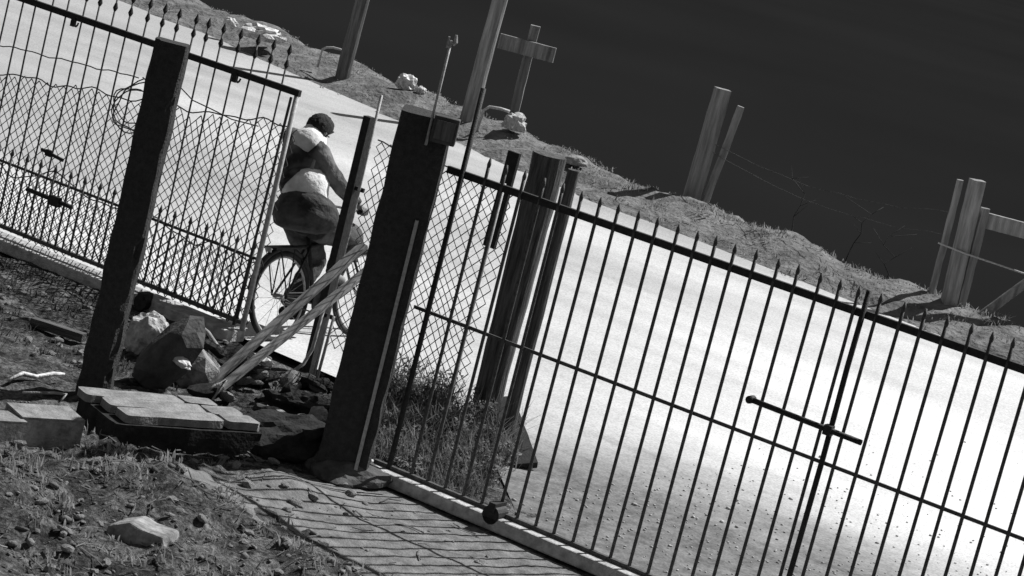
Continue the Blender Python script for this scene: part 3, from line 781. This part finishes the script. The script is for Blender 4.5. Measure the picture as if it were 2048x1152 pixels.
tag(link('rubble_piece', lump((0.085, 0.05, 0.03), 6.1, 0.3, 2, 3, 0.5), 'plastic', None, (-2.05, 17.36, 0.235), (0.25, 0.3, -0.5)), 'pale flat scrap caught on the dark concrete chunk', 'scrap')
tag(link('rubble_piece', lump((0.10, 0.05, 0.03), 7.1, 0.3, 2, 3, 0.5), 'plastic', None, (-1.60, 18.35, 0.14), (0.1, 0.1, -0.6)), 'pale scrap lying on rubble between the planks and the jamb', 'scrap')
tag(link('rubble_piece', lump((0.07, 0.06, 0.06), 9.4, 0.3, 2, 3, 0.5), 'concrete', None, (-1.06, 17.45, 0.09), (0.3, 0.1, 0.4)), 'pale stone chip wedged against the left side of the pillar', 'rubble')
tag(link('rubble_piece', lump((0.12, 0.04, 0.03), 4.4, 0.3, 2, 3, 0.5), 'concrete', None, (-1.30, 17.35, 0.05), (0.0, 0.1, -0.45)), 'thin pale rubble sliver between the low wall and the pillar', 'rubble')
prism([(-0.17, 0), (-0.16, 0.10), (-0.05, 0.15), (0.02, 0.13), (0.16, 0.12), (0.2, 0.0)], 0.36, (-1.68, 13.95, -0.02), R(-6), R(-8), 'half_buried_slab', 'stone', 'flat half-buried slab sticking out of the earth in the foreground', 'slab')
board('timber', (-3.24, 18.2, 0.04), (-2.84, 18.1, 0.04), 0.07, 0.06, 'dark_wood', 'short dark timber lying on the ground at the left, before the gate', 'timber')

# ---------------------------------------------------------------- round posts at the corner
def round_post(name, base, h, r0, r1, material, label, group=None, lean=(0, 0), knots=True):
    mb = MB(); n = 14; rings = []
    for i in range(13):
        u = i / 12; r = r0 + (r1 - r0) * u
        rings.append((lean[0] * u + 0.006 * noise.noise(Vector((u * 4, base[0], 0))), lean[1] * u, u * h, r, r, 0))
    mb.loft(rings, n, True, r0 * 0.09, base[0] * 3)
    ob = link(name, mb.mesh(name, False), material, None, base)
    return tag(ob, label, 'post', group)
q = lp(3.60, -0.03, 0.05); round_post('round_post', tuple(q), 2.13, 0.098, 0.122, 'dark_wood', 'thick dark round post behind the barred gate, right of the pillar')
q = lp(3.87, -0.03, -0.05); round_post('slim_post', tuple(q), 2.10, 0.05, 0.045, 'dark_wood', 'slim dark post standing right against the thick round post')
tag(link('hanging_board', MB().box((0, 0, 0), (0.095, 0.03, 0.70)).mesh('hanging_board'), 'iron', None, lp(3.355, 1.70, -0.02), (0, 0.02, ANG)), 'narrow dark board fixed left of the thick round post', 'board')
board('fallen_board', (0.13, 18.35, 0.30), (0.40, 17.72, 0.03), 0.16, 0.05, 'rubber', 'dark board propped at the foot of the slim post', 'board', None, R(15))
strip([(0.10, 18.2, 0.05), (0.20, 18.05, 0.16), (0.33, 17.9, 0.10), (0.44, 17.72, 0.02)], 0.01, 'galv', 'pale curved scrap beside the dark board under the slim post', 'scrap', 'scrap_strip')

# ---------------------------------------------------------------- across the road: poles, sign, posts, litter
def vpost(name, base, h, w, d, material, label, cat='post', group=None, rz=0.0, lean=0.0, top=None):
    ob = link(name, rough_box((w, d, h), base[0] * 2.3 + base[1], 0.008, (3, 3, 10), 0.8), material, None, (base[0], base[1], base[2]), (0, lean, rz))
    return tag(ob, label, cat, group)
round_post('tall_pole', (-1.09, 33.62, -0.04), 2.46, 0.105, 0.098, 'wood', 'tall pale pole across the road, behind the meter box', None, (0.05, 0))
round_post('tall_pole', (-2.91, 35.22, -0.04), 2.36, 0.10, 0.092, 'dim_wood', 'tall dim pole across the road, above the person', None, (0.05, 0))
sg = thing('signpost', 'wooden signpost with a blank crosswise board across the road', 'sign', (-0.56, 35.33, -0.04))
link('post', rough_box((0.13, 0.10, 1.44), 2.9, 0.006, (3, 3, 10), 0.8), 'wood', sg)
link('board', rough_box((0.78, 0.06, 0.20), 3.4, 0.006, (10, 2, 3), 0.8), 'wood', sg, (-0.04, -0.09, 1.03), (0, 0.0, R(-8)))
vpost('field_post', (1.84, 31.79, -0.05), 1.59, 0.19, 0.16, 'wood', 'thicker of the two leaning field posts across the road, mid right', 'post', 'field fence posts', 0.3, 0.02)
vpost('field_post', (1.99, 31.70, -0.05), 1.45, 0.085, 0.09, 'pale_wood', 'slimmer of the two leaning field posts across the road, mid right', 'post', 'field fence posts', 0.2, 0.10)
vpost('field_post', (4.50, 28.78, -0.05), 1.56, 0.07, 0.07, 'pale_wood', 'slim post left of the thick strainer post at the far right', 'post', 'field fence posts', 0.3, -0.03)
st = thing('strainer_fence', 'thick timber strainer post with rail, brace and wire at the far right', 'fence', (4.68, 28.56, -0.05))
link('post', rough_box((0.155, 0.15, 1.63), 5.5, 0.008, (4, 4, 12), 0.8), 'pale_wood', st, None, (0, -0.05, 0.3))
link('side_post', rough_box((0.10, 0.10, 1.35), 7.5, 0.008, (3, 3, 10), 0.8), 'wood', st, (0.13, 0.02, 0), (0, -0.03, 0.2))
link('rail', MB().box((0.95, 0.05, 1.21), (1.7, 0.07, 0.17), 0, 0, R(0.5)).mesh('rail'), 'pale_wood', st)
link('brace', MB().tube([(0.30, -0.05, 0.12), (0.85, 0.0, 0.81), (1.1, 0.0, 1.09)], [0.055, 0.05, 0.05], 8).mesh('brace'), 'wood', st)
link('wire', MB().tube([(-0.32, -0.11, 0.87), (0.0, -0.12, 0.83), (0.7, -0.08, 0.77), (1.8, -0.05, 0.73)], 0.011, 6).mesh('wire', True), 'galv', st)
# slack field wires and dry twigs behind the bank
for k, (z0, z1, lab) in enumerate(((0.98, 0.72, 'upper slack fence wire running left from the strainer post'), (0.72, 0.62, 'lower slack fence wire running left from the strainer post'))):
    w = []
    for i in range(17):
        u = i / 16; p = Vector((4.45, 28.8, 0.15 + z0)).lerp(Vector((1.95, 31.75, 0.15 + z1)), u)
        p.z += -0.16 * math.sin(math.pi * u) + 0.03 * noise.noise(Vector((u * 8, k, 0)))
        w.append(p)
    tag(link('fence_wire', MB().tube(w, 0.004, 5).mesh('fence_wire', True), 'bar_iron'), lab, 'wire')
def twig(base, h, seed, label):
    mb = MB(); b = Vector(base); rnd = random.Random(seed)
    path = [b + Vector((0.06 * i * rnd.uniform(-.6, .6), 0, h * i / 6)) for i in range(7)]
    mb.tube(path, [0.007, 0.007, 0.006, 0.006, 0.005, 0.004, 0.003], 5)
    for i in (2, 3, 4, 5):
        d = Vector((rnd.choice((-1, 1)) * rnd.uniform(.1, .22), rnd.uniform(-.1, .1), rnd.uniform(.05, .2)))
        mb.tube([path[i], path[i] + d * 0.5, path[i] + d], [0.004, 0.003, 0.002], 5)
    t = thing('dry_shrub', label, 'shrub', base)
    o = link('stem', mb.mesh('stem', True), 'blade_dark', t); o.location = -b
twig((3.1, 31.6, -0.02), 0.89, 3, 'spindly dry twig farther left of the strainer post')
twig((3.75, 31.0, -0.02), 0.76, 5, 'spindly dry twig midway between the field posts and strainer post')
twig((4.15, 30.2, -0.02), 0.64, 8, 'spindly dry twig nearest the strainer post')
def litter(name, loc, size, seed, material, label, cat, amp=0.45, freq=2.6, rz=0.0):
    return tag(link(name, lump(size, seed, amp, freq, 3, 0.6), material, None, loc, (0, 0, rz)), label, cat, None)
litter('plastic_bag', (-4.72, 36.68, 0.26), (0.11, 0.08, 0.08), 1.2, 'plastic', 'small bright white bag on the bank, leftmost of the litter', 'bag', 0.2)
litter('plastic_bag', (-4.22, 36.14, 0.28), (0.30, 0.2, 0.12), 2.4, 'plastic', 'crumpled pale bag on the bank next to the small white one', 'bag', 0.6, 3.4)
litter('plastic_bag', (-2.02, 34.64, 0.30), (0.14, 0.12, 0.13), 3.9, 'plastic', 'pale knotted bag on the bank left of the meter box rod', 'bag', 0.5, 3.0)
litter('plastic_bag', (-1.80, 34.55, 0.27), (0.07, 0.07, 0.06), 5.0, 'plastic', 'tiny white bag just right of the knotted bag on the bank', 'bag', 0.3)
litter('plastic_bag', (-0.48, 33.19, 0.33), (0.15, 0.14, 0.14), 7.7, 'sack', 'crumpled pale bag at the foot of the signpost', 'bag', 0.5, 3.2)
litter('pale_rock', (0.37, 32.01, 0.22), (0.15, 0.12, 0.08), 9.9, 'concrete', 'flat pale rock on the bank above the slim post', 'rock', 0.25, 1.6)
w = [(-0.93 + 0.0, 33.15, 0.12), (-0.90, 33.15, 0.40), (-0.84, 33.16, 0.46), (-0.70, 33.18, 0.47), (-0.58, 33.2, 0.46)]
tag(link('bent_pipe', MB().tube(w, 0.02, 8).mesh('bent_pipe', True), 'galv'), 'pale bent pipe hoop beside the bag at the signpost foot', 'pipe')
w = [Vector((-3.27, 35.3, 0.14)), Vector((-3.26, 35.3, 0.36))] + [Vector((-3.08 + 0.19 * math.cos(a), 35.3, 0.36 + 0.09 * math.sin(a))) for a in (2.8, 2.3, 1.8, 1.3, 0.8, 0.3)]
tag(link('bent_pipe', MB().tube(w, 0.016, 8).mesh('bent_pipe', True), 'galv'), 'pale curved hoop on the bank at the foot of the dim pole', 'pipe')

# ---------------------------------------------------------------- the cyclist riding past the opening
HD = R(58.0)                                        # heading: away from the camera and to the right
LEAN = R(-9.0)
bk = thing('bicycle', 'dark bicycle ridden away past the gate opening, seen from behind', 'bicycle', (-1.655, 19.62, 0.01), HD)
bk.rotation_euler = (LEAN, 0, HD)
WR = 0.335
def wheel(x):
    tyre = MB().tube([(x + WR * math.cos(a), 0, WR + 0.0 + WR * math.sin(a) * 1.0) for a in [2 * math.pi * k / 40 for k in range(41)]], 0.021, 8, False)
    w = link('tyre', tyre.mesh('tyre', True), 'rubber', bk)
    link('rim', MB().tube([(x + (WR - .028) * math.cos(a), 0, WR + (WR - .028) * math.sin(a)) for a in [2 * math.pi * k / 40 for k in range(41)]], 0.010, 6, False).mesh('rim', True), 'galv', w)
    mb = MB().tube([(x, -0.05, WR), (x, 0.05, WR)], 0.022, 10)
    for k in range(18):
        a = 2 * math.pi * k / 18
        mb.tube([(x, 0.03 * (-1) ** k, WR), (x + (WR - .03) * math.cos(a), 0, WR + (WR - .03) * math.sin(a))], 0.0018, 4, False)
    link('spokes', mb.mesh('spokes'), 'galv', w)
wheel(0.0); wheel(1.03)
SEAT, BB, HEAD0, HEAD1 = Vector((0.27, 0, 0.80)), Vector((0.43, 0, 0.28)), Vector((0.83, 0, 0.62)), Vector((0.80, 0, 0.78))
fr = MB()
fr.tube([BB, SEAT], 0.017, 10).tube([BB, HEAD0], 0.018, 10).tube([SEAT.lerp(BB, 0.16), HEAD1], 0.016, 10).tube([HEAD0 - Vector((-.01, 0, .04)), HEAD1 + Vector((-.01, 0, .05))], 0.02, 10)
for sy in (-1, 1):
    fr.tube([SEAT.lerp(BB, 0.16) + Vector((0, 0.02 * sy, 0)), (0, 0.06 * sy, WR)], 0.009, 8).tube([BB + Vector((0, 0.03 * sy, 0)), (0, 0.06 * sy, WR)], 0.010, 8)
link('frame', fr.mesh('frame', True), 'iron', bk)
fk = MB()
for sy in (-1, 1): fk.tube([(0.84, 0.05 * sy, 0.60), (0.93, 0.055 * sy, 0.45), (1.03, 0.05 * sy, WR)], 0.011, 8)
fk.box((0.84, 0, 0.61), (0.05, 0.12, 0.03))
link('fork', fk.mesh('fork', True), 'iron', bk)
hb = link('handlebar', MB().tube([(0.80, 0, 0.80), (0.78, 0, 1.0)], 0.014, 8).tube([(0.53, -0.27, 1.02), (0.66, -0.26, 1.03), (0.78, -0.12, 1.01), (0.79, 0, 1.0), (0.78, 0.12, 1.01), (0.66, 0.26, 1.03), (0.53, 0.27, 1.02)], 0.012, 8).mesh('handlebar', True), 'galv', bk)
for sy in (-1, 1): link('grip', MB().tube([(0.52, 0.27 * sy, 1.02), (0.63, 0.262 * sy, 1.03)], 0.018, 8).mesh('grip', True), 'rubber', hb)
link('saddle', MB().loft([(0.27, 0, 0.80, 0.05, 0.03, 0), (0.26, 0, 0.825, 0.13, 0.075, 0), (0.25, 0, 0.85, 0.14, 0.09, 0), (0.25, 0, 0.86, 0.10, 0.06, 0)], 20).mesh('saddle', True), 'rubber', bk)
rk = MB().box((0.0, 0, 0.715), (0.36, 0.14, 0.014))
for sy in (-1, 1): rk.tube([(-0.12, 0.065 * sy, 0.71), (0, 0.075 * sy, WR)], 0.006, 6).tube([(0.17, 0.05 * sy, 0.712), SEAT.lerp(BB, 0.14)], 0.006, 6).tube([(0.05, 0.065 * sy, 0.71), (0, 0.075 * sy, WR)], 0.006, 6)
link('rack', rk.mesh('rack'), 'iron', bk)
mg = MB().tube([((WR + .035) * math.cos(a), 0, WR + (WR + .035) * math.sin(a)) for a in [R(20 + 150 * k / 20) for k in range(21)]], 0.022, 8)
link('mudguard', mg.mesh('mudguard', True), 'iron', bk)
link('reflector', MB().box((-0.19, 0, 0.70), (0.012, 0.05, 0.035)).mesh('reflector'), 'plastic', bk)
CR = 0.165; ca = R(55)
crank = MB().tube([BB + Vector((0, -0.07, 0)), BB + Vector((0, 0.07, 0))], 0.018, 8)
pR = BB + Vector((CR * math.cos(ca), -0.085, CR * math.sin(ca))); pL = BB + Vector((-CR * math.cos(ca), 0.085, -CR * math.sin(ca)))
crank.tube([BB + Vector((0, -0.075, 0)), pR], 0.011, 6).tube([BB + Vector((0, 0.075, 0)), pL], 0.011, 6).tube([BB + Vector((0, -0.05, 0)), BB + Vector((0, -0.06, 0))], 0.09, 20)
ck_ = link('crank', crank.mesh('crank'), 'iron', bk)
for p_, sy in ((pR, -1), (pL, 1)): link('pedal', MB().box(p_ + Vector((0, 0.05 * sy, 0)), (0.09, 0.09, 0.024)).mesh('pedal'), 'rubber', ck_)
link('chain', MB().tube([(0, -0.055, WR + .035), (BB.x, -0.055, BB.z + .085)], 0.006, 4).tube([(0, -0.055, WR - .035), (BB.x, -0.055, BB.z - .085)], 0.006, 4).mesh('chain'), 'iron', bk)

BM = Matrix.Translation((-1.655, 19.62, 0.01)) @ Matrix.Rotation(HD, 4, 'Z') @ Matrix.Rotation(LEAN, 4, 'X')
def bp(x, y, z): return BM @ Vector((x, y, z))      # a point given on the bicycle
PO = Vector((-1.70, 20.25, 0.0))
pr = thing('person', 'cyclist in dark jacket and trousers with pale shirt tail, riding away past the opening', 'person', tuple(PO))
def skin_mesh(name, chains, levels=2):
    verts, edges, rad = [], [], []
    for ch in chains:
        prev = ch[0] if isinstance(ch[0], int) else None
        for it in (ch[1:] if prev is not None else ch):
            verts.append(Vector(it[0]) - PO); rad.append(it[1])
            if prev is not None: edges.append((prev, len(verts) - 1))
            prev = len(verts) - 1
    me = bpy.data.meshes.new(name); me.from_pydata([tuple(v) for v in verts], edges, []); me.update()
    ob = bpy.data.objects.new(name, me); COL.objects.link(ob)
    ob.modifiers.new('skin', 'SKIN')
    sv = me.skin_vertices[0].data
    for i, r in enumerate(rad): sv[i].radius = (r, r)
    sv[0].use_root = True
    sb = ob.modifiers.new('sub', 'SUBSURF'); sb.levels = levels; sb.render_levels = levels
    dg = bpy.context.evaluated_depsgraph_get(); dg.update()
    out = bpy.data.meshes.new_from_object(ob.evaluated_get(dg))
    bpy.data.objects.remove(ob)
    out.polygons.foreach_set('use_smooth', [True] * len(out.polygons))
    return out
# joints (world)
hipC = bp(0.25, 0, 0.93); hipR = bp(0.28, -0.11, 0.90); hipL = bp(0.28, 0.11, 0.90)
kneeR = bp(0.66, -0.15, 0.80); kneeL = bp(0.60, 0.15, 0.58)
ankR = pR + Vector((-0.07, -0.04, 0.10)); ankL = pL + Vector((-0.07, 0.04, 0.10))
ankR, ankL = bp(*ankR), bp(*ankL); toeR = bp(*(pR + Vector((0.09, -0.05, 0.045)))); toeL = bp(*(pL + Vector((0.09, 0.05, 0.045))))
chest = Vector((-1.80, 20.06, 1.33)); belly = Vector((-1.735, 19.94, 1.12)); neck = Vector((-1.775, 20.12, 1.465)); hc = Vector((-1.742, 20.18, 1.565))
shR, shL = Vector((-1.685, 19.96, 1.425)), Vector((-1.905, 20.20, 1.44))
gR, gL = bp(0.56, -0.27, 1.045), bp(0.56, 0.27, 1.045)
elR, elL = Vector((-1.475, 19.98, 1.23)), Vector((-1.80, 20.42, 1.20))
body = [
    [(hipC, 0.13), (belly, 0.125), (chest, 0.135), (neck, 0.06), (hc - Vector((0.01, 0.02, 0.06)), 0.062), (hc, 0.09), (hc + Vector((0, 0, 0.06)), 0.086), (hc + Vector((0, 0, 0.10)), 0.05)],
    [0, (hipR, 0.10), (kneeR, 0.065), (ankR, 0.042), (toeR, 0.034)],
    [0, (hipL, 0.10), (kneeL, 0.065), (ankL, 0.042), (toeL, 0.034)],
    [2, (shR, 0.062), (elR, 0.043), (gR.lerp(elR, 0.22), 0.029), (gR.lerp(elR, 0.08), 0.028), (gR, 0.024)],
    [2, (shL, 0.062), (elL, 0.043), (gL.lerp(elL, 0.22), 0.029), (gL.lerp(elL, 0.08), 0.028), (gL, 0.024)],
]
hd = (bp(1, 0, 0) - bp(0, 0, 0)).normalized(); rt = (bp(0, -1, 0) - bp(0, 0, 0)).normalized(); upv = (bp(0, 0, 1) - bp(0, 0, 0)).normalized()
for (root, p, sg_) in ((20, gR, 1), (25, gL, -1)):
    for k, (off, ln) in enumerate(((0.030, 0.050), (0.011, 0.056), (-0.009, 0.052), (-0.027, 0.042))):   # fingers wrap over and under the grip
        a = p + hd * off
        body.append([root, (a + rt * sg_ * 0.018 + upv * 0.006, 0.0095), (a + rt * sg_ * 0.036 - upv * 0.008, 0.009), (a + rt * sg_ * 0.034 - upv * (0.012 + ln * 0.5), 0.0085), (a + rt * sg_ * 0.006 - upv * (0.014 + ln * 0.6), 0.008)])
    body.append([root, (p - rt * sg_ * 0.022 + hd * 0.02, 0.0105), (p - rt * sg_ * 0.034 - upv * 0.02 + hd * 0.035, 0.009), (p - rt * sg_ * 0.02 - upv * 0.04 + hd * 0.04, 0.0085)])
link('body', skin_mesh('body', body, 2), 'skin', pr)
def part(name, mb, material, smooth=True):
    for v in mb.v: v -= PO
    return link(name, mb.mesh(name, smooth), material, pr)
def sweep(path, sizes, side, n=40, wob=0.0, seed=0.0, sub=4, freq=7.0):
    """cloth tube: (half width along side, half depth) at each path point, smooth in between, wrinkled"""
    P, Z = [], []
    k = len(path)
    for i in range(k - 1):
        for j in range(sub):
            u = j / sub
            p0, p1, p2, p3 = (Vector(path[max(0, min(k - 1, i + d))]) for d in (-1, 0, 1, 2))
            P.append(0.5 * ((2 * p1) + (p2 - p0) * u + (2 * p0 - 5 * p1 + 4 * p2 - p3) * u * u + (3 * p1 - p0 - 3 * p2 + p3) * u ** 3))
            w = u * u * (3 - 2 * u)
            Z.append([sizes[i][q] * (1 - w) + sizes[i + 1][q] * w for q in (0, 1)])
    P.append(Vector(path[-1])); Z.append(sizes[-1])
    mb = MB(); m_ = len(P)
    for i in range(m_):
        t = (P[min(i + 1, m_ - 1)] - P[max(i - 1, 0)]).normalized()
        sx = (side - t * side.dot(t)).normalized(); sy = t.cross(sx)
        for q in range(n):
            a = 2 * math.pi * q / n
            d = sx * math.cos(a) * Z[i][0] + sy * math.sin(a) * Z[i][1]
            v = P[i] + d
            if wob:
                f = noise.noise(v * freq + Vector((seed, 0, 0))) + 0.6 * noise.noise(Vector((v.x * 9, v.y * 9, v.z * 24 + seed))) + 0.35 * noise.noise(v * 31 + Vector((0, seed, 0)))
                v = v + d.normalized() * f * wob
            mb.v.append(v)
    for i in range(m_ - 1):
        for q in range(n):
            a, b = i * n + q, i * n + (q + 1) % n
            mb.f.append((a, b, b + n, a + n))
    mb.f.append(tuple(reversed(range(n)))); mb.f.append(tuple((m_ - 1) * n + q for q in range(n)))
    return mb
sax = (shR - shL).normalized()
part('jacket', sweep([belly + Vector((-0.02, -0.01, 0.045)), belly.lerp(chest, 0.45), chest, (shR + shL) / 2 + Vector((0, 0.01, 0.045)), neck + Vector((0, 0, 0.0))], [(0.18, 0.14), (0.19, 0.155), (0.205, 0.15), (0.165, 0.11), (0.075, 0.075)], sax, 48, 0.016, 3.0, 6), 'coat')
part('shirt', sweep([hipC + Vector((0.02, -0.01, 0.06)), hipC.lerp(belly, 0.6), belly + Vector((0.01, 0, 0.04)), belly.lerp(chest, 0.4)], [(0.17, 0.15), (0.215, 0.175), (0.20, 0.165), (0.15, 0.11)], sax, 44, 0.018, 8.0, 6), 'shirt')
part('trousers_seat', sweep([bp(0.19, 0, 0.83), bp(0.195, 0, 0.87), bp(0.21, 0, 0.95), bp(0.235, 0, 1.03), bp(0.26, 0, 1.085), bp(0.27, 0, 1.10)], [(0.15, 0.12), (0.245, 0.205), (0.285, 0.24), (0.265, 0.215), (0.215, 0.165), (0.12, 0.1)], rt, 44, 0.016, 5.0, 5), 'dark_trousers')
for hp, kn, an, sd_ in ((hipR, kneeR, ankR, 1.0), (hipL, kneeL, ankL, 2.0)):
    part('trouser_leg', sweep([hp - (kn - hp) * 0.12, hp.lerp(kn, 0.35), kn.lerp(hp, 0.12), kn.lerp(an, 0.15) + hd * 0.01, kn.lerp(an, 0.6), an.lerp(kn, 0.02)], [(0.135, 0.135), (0.125, 0.125), (0.092, 0.09), (0.085, 0.085), (0.07, 0.072), (0.058, 0.06)], rt, 28, 0.013, sd_, 5), 'dark_trousers')
for an, to in ((ankR, toeR), (ankL, toeL)):
    d = (to - an).normalized(); fl = (hd + Vector((0, 0, -0.12))).normalized(); p = an - upv * 0.055
    part('shoe', sweep([p - fl * 0.07, p - fl * 0.045, p + fl * 0.02, p + fl * 0.10, p + fl * 0.155, p + fl * 0.175], [(0.022, 0.025), (0.036, 0.042), (0.041, 0.048), (0.044, 0.034), (0.034, 0.026), (0.012, 0.012)], rt, 18), 'hair')
part('sleeve', sweep([shR - (elR - shR) * 0.25, shR + Vector((0.01, 0, 0)), shR.lerp(elR, 0.5), elR, elR.lerp(gR, 0.45), gR.lerp(elR, 0.2)], [(0.075, 0.075), (0.088, 0.085), (0.075, 0.073), (0.064, 0.064), (0.055, 0.055), (0.045, 0.045)], hd, 26, 0.011, 4.0, 5), 'coat')
part('sleeve', sweep([shL - (elL - shL) * 0.25, shL - Vector((0.01, 0, 0)), shL.lerp(elL, 0.5), elL, elL.lerp(gL, 0.45), gL.lerp(elL, 0.2)], [(0.075, 0.075), (0.088, 0.085), (0.075, 0.073), (0.064, 0.064), (0.055, 0.055), (0.045, 0.045)], hd, 26, 0.011, 9.0, 5), 'coat')
hood = sweep([neck + Vector((0.0, -0.05, -0.055)), neck + Vector((0, -0.05, -0.015)), neck + Vector((0.005, -0.03, 0.025)), neck + Vector((0.012, 0.0, 0.06)), neck + Vector((0.012, 0.01, 0.045))], [(0.13, 0.12), (0.16, 0.14), (0.15, 0.13), (0.105, 0.10), (0.085, 0.08)], sax, 36, 0.014, 2.0, 4)
for v in hood.v: v.z -= 0.22 * (v.x - neck.x)
part('hood', hood, 'collar')
# face, turned ahead and a little to the right
fd = Vector((0.85, 0.52, 0)).normalized(); fs = Vector((fd.y, -fd.x, 0))
hk = hc + Vector((0, 0, 0.03))
part('nose', MB().tube([hk + fd * 0.085 + Vector((0, 0, 0.02)), hk + fd * 0.114 - Vector((0, 0, 0.015)), hk + fd * 0.09 - Vector((0, 0, 0.03))], [0.008, 0.016, 0.01], 8), 'skin')
for sg_ in (1, -1):
    c = hk + fs * 0.094 * sg_ - Vector((0, 0, 0.015))
    part('ear', MB().tube([c + Vector((0, 0, 0.03)), c + fs * 0.014 * sg_, c - Vector((0, 0, 0.03))], [0.008, 0.017, 0.008], 8), 'skin')
    e = hk + fd * 0.090 + fs * 0.034 * sg_ + Vector((0, 0, 0.012))
    part('eye', MB().tube([e - fs * 0.012, e + fd * 0.004, e + fs * 0.012], [0.004, 0.008, 0.004], 6), 'hair')
part('mouth', MB().tube([hk + fd * 0.086 - fs * 0.02 - Vector((0, 0, 0.055)), hk + fd * 0.093 - Vector((0, 0, 0.057)), hk + fd * 0.086 + fs * 0.02 - Vector((0, 0, 0.055))], [0.003, 0.006, 0.003], 6), 'hair')
import bmesh
b_ = bmesh.new(); bmesh.ops.create_icosphere(b_, subdivisions=5, radius=1.0)
for v in b_.verts:
    w = v.co.normalized(); front = w.dot(fd)
    lim = -0.75 + 0.95 * max(0.0, front + 0.2)
    r = 0.116 + 0.006 * noise.noise(w * 5.0) + 0.004 * noise.noise(w * 16)
    if w.z < lim: r = max(0.075, r - (lim - w.z) * 0.12)
    v.co = hk + Vector((w.x * r * 0.95, w.y * r * 1.02, w.z * r)) - PO
me = bpy.data.meshes.new('hair'); b_.to_mesh(me); b_.free(); me.polygons.foreach_set('use_smooth', [True] * len(me.polygons))
link('hair', me, 'hair', pr)
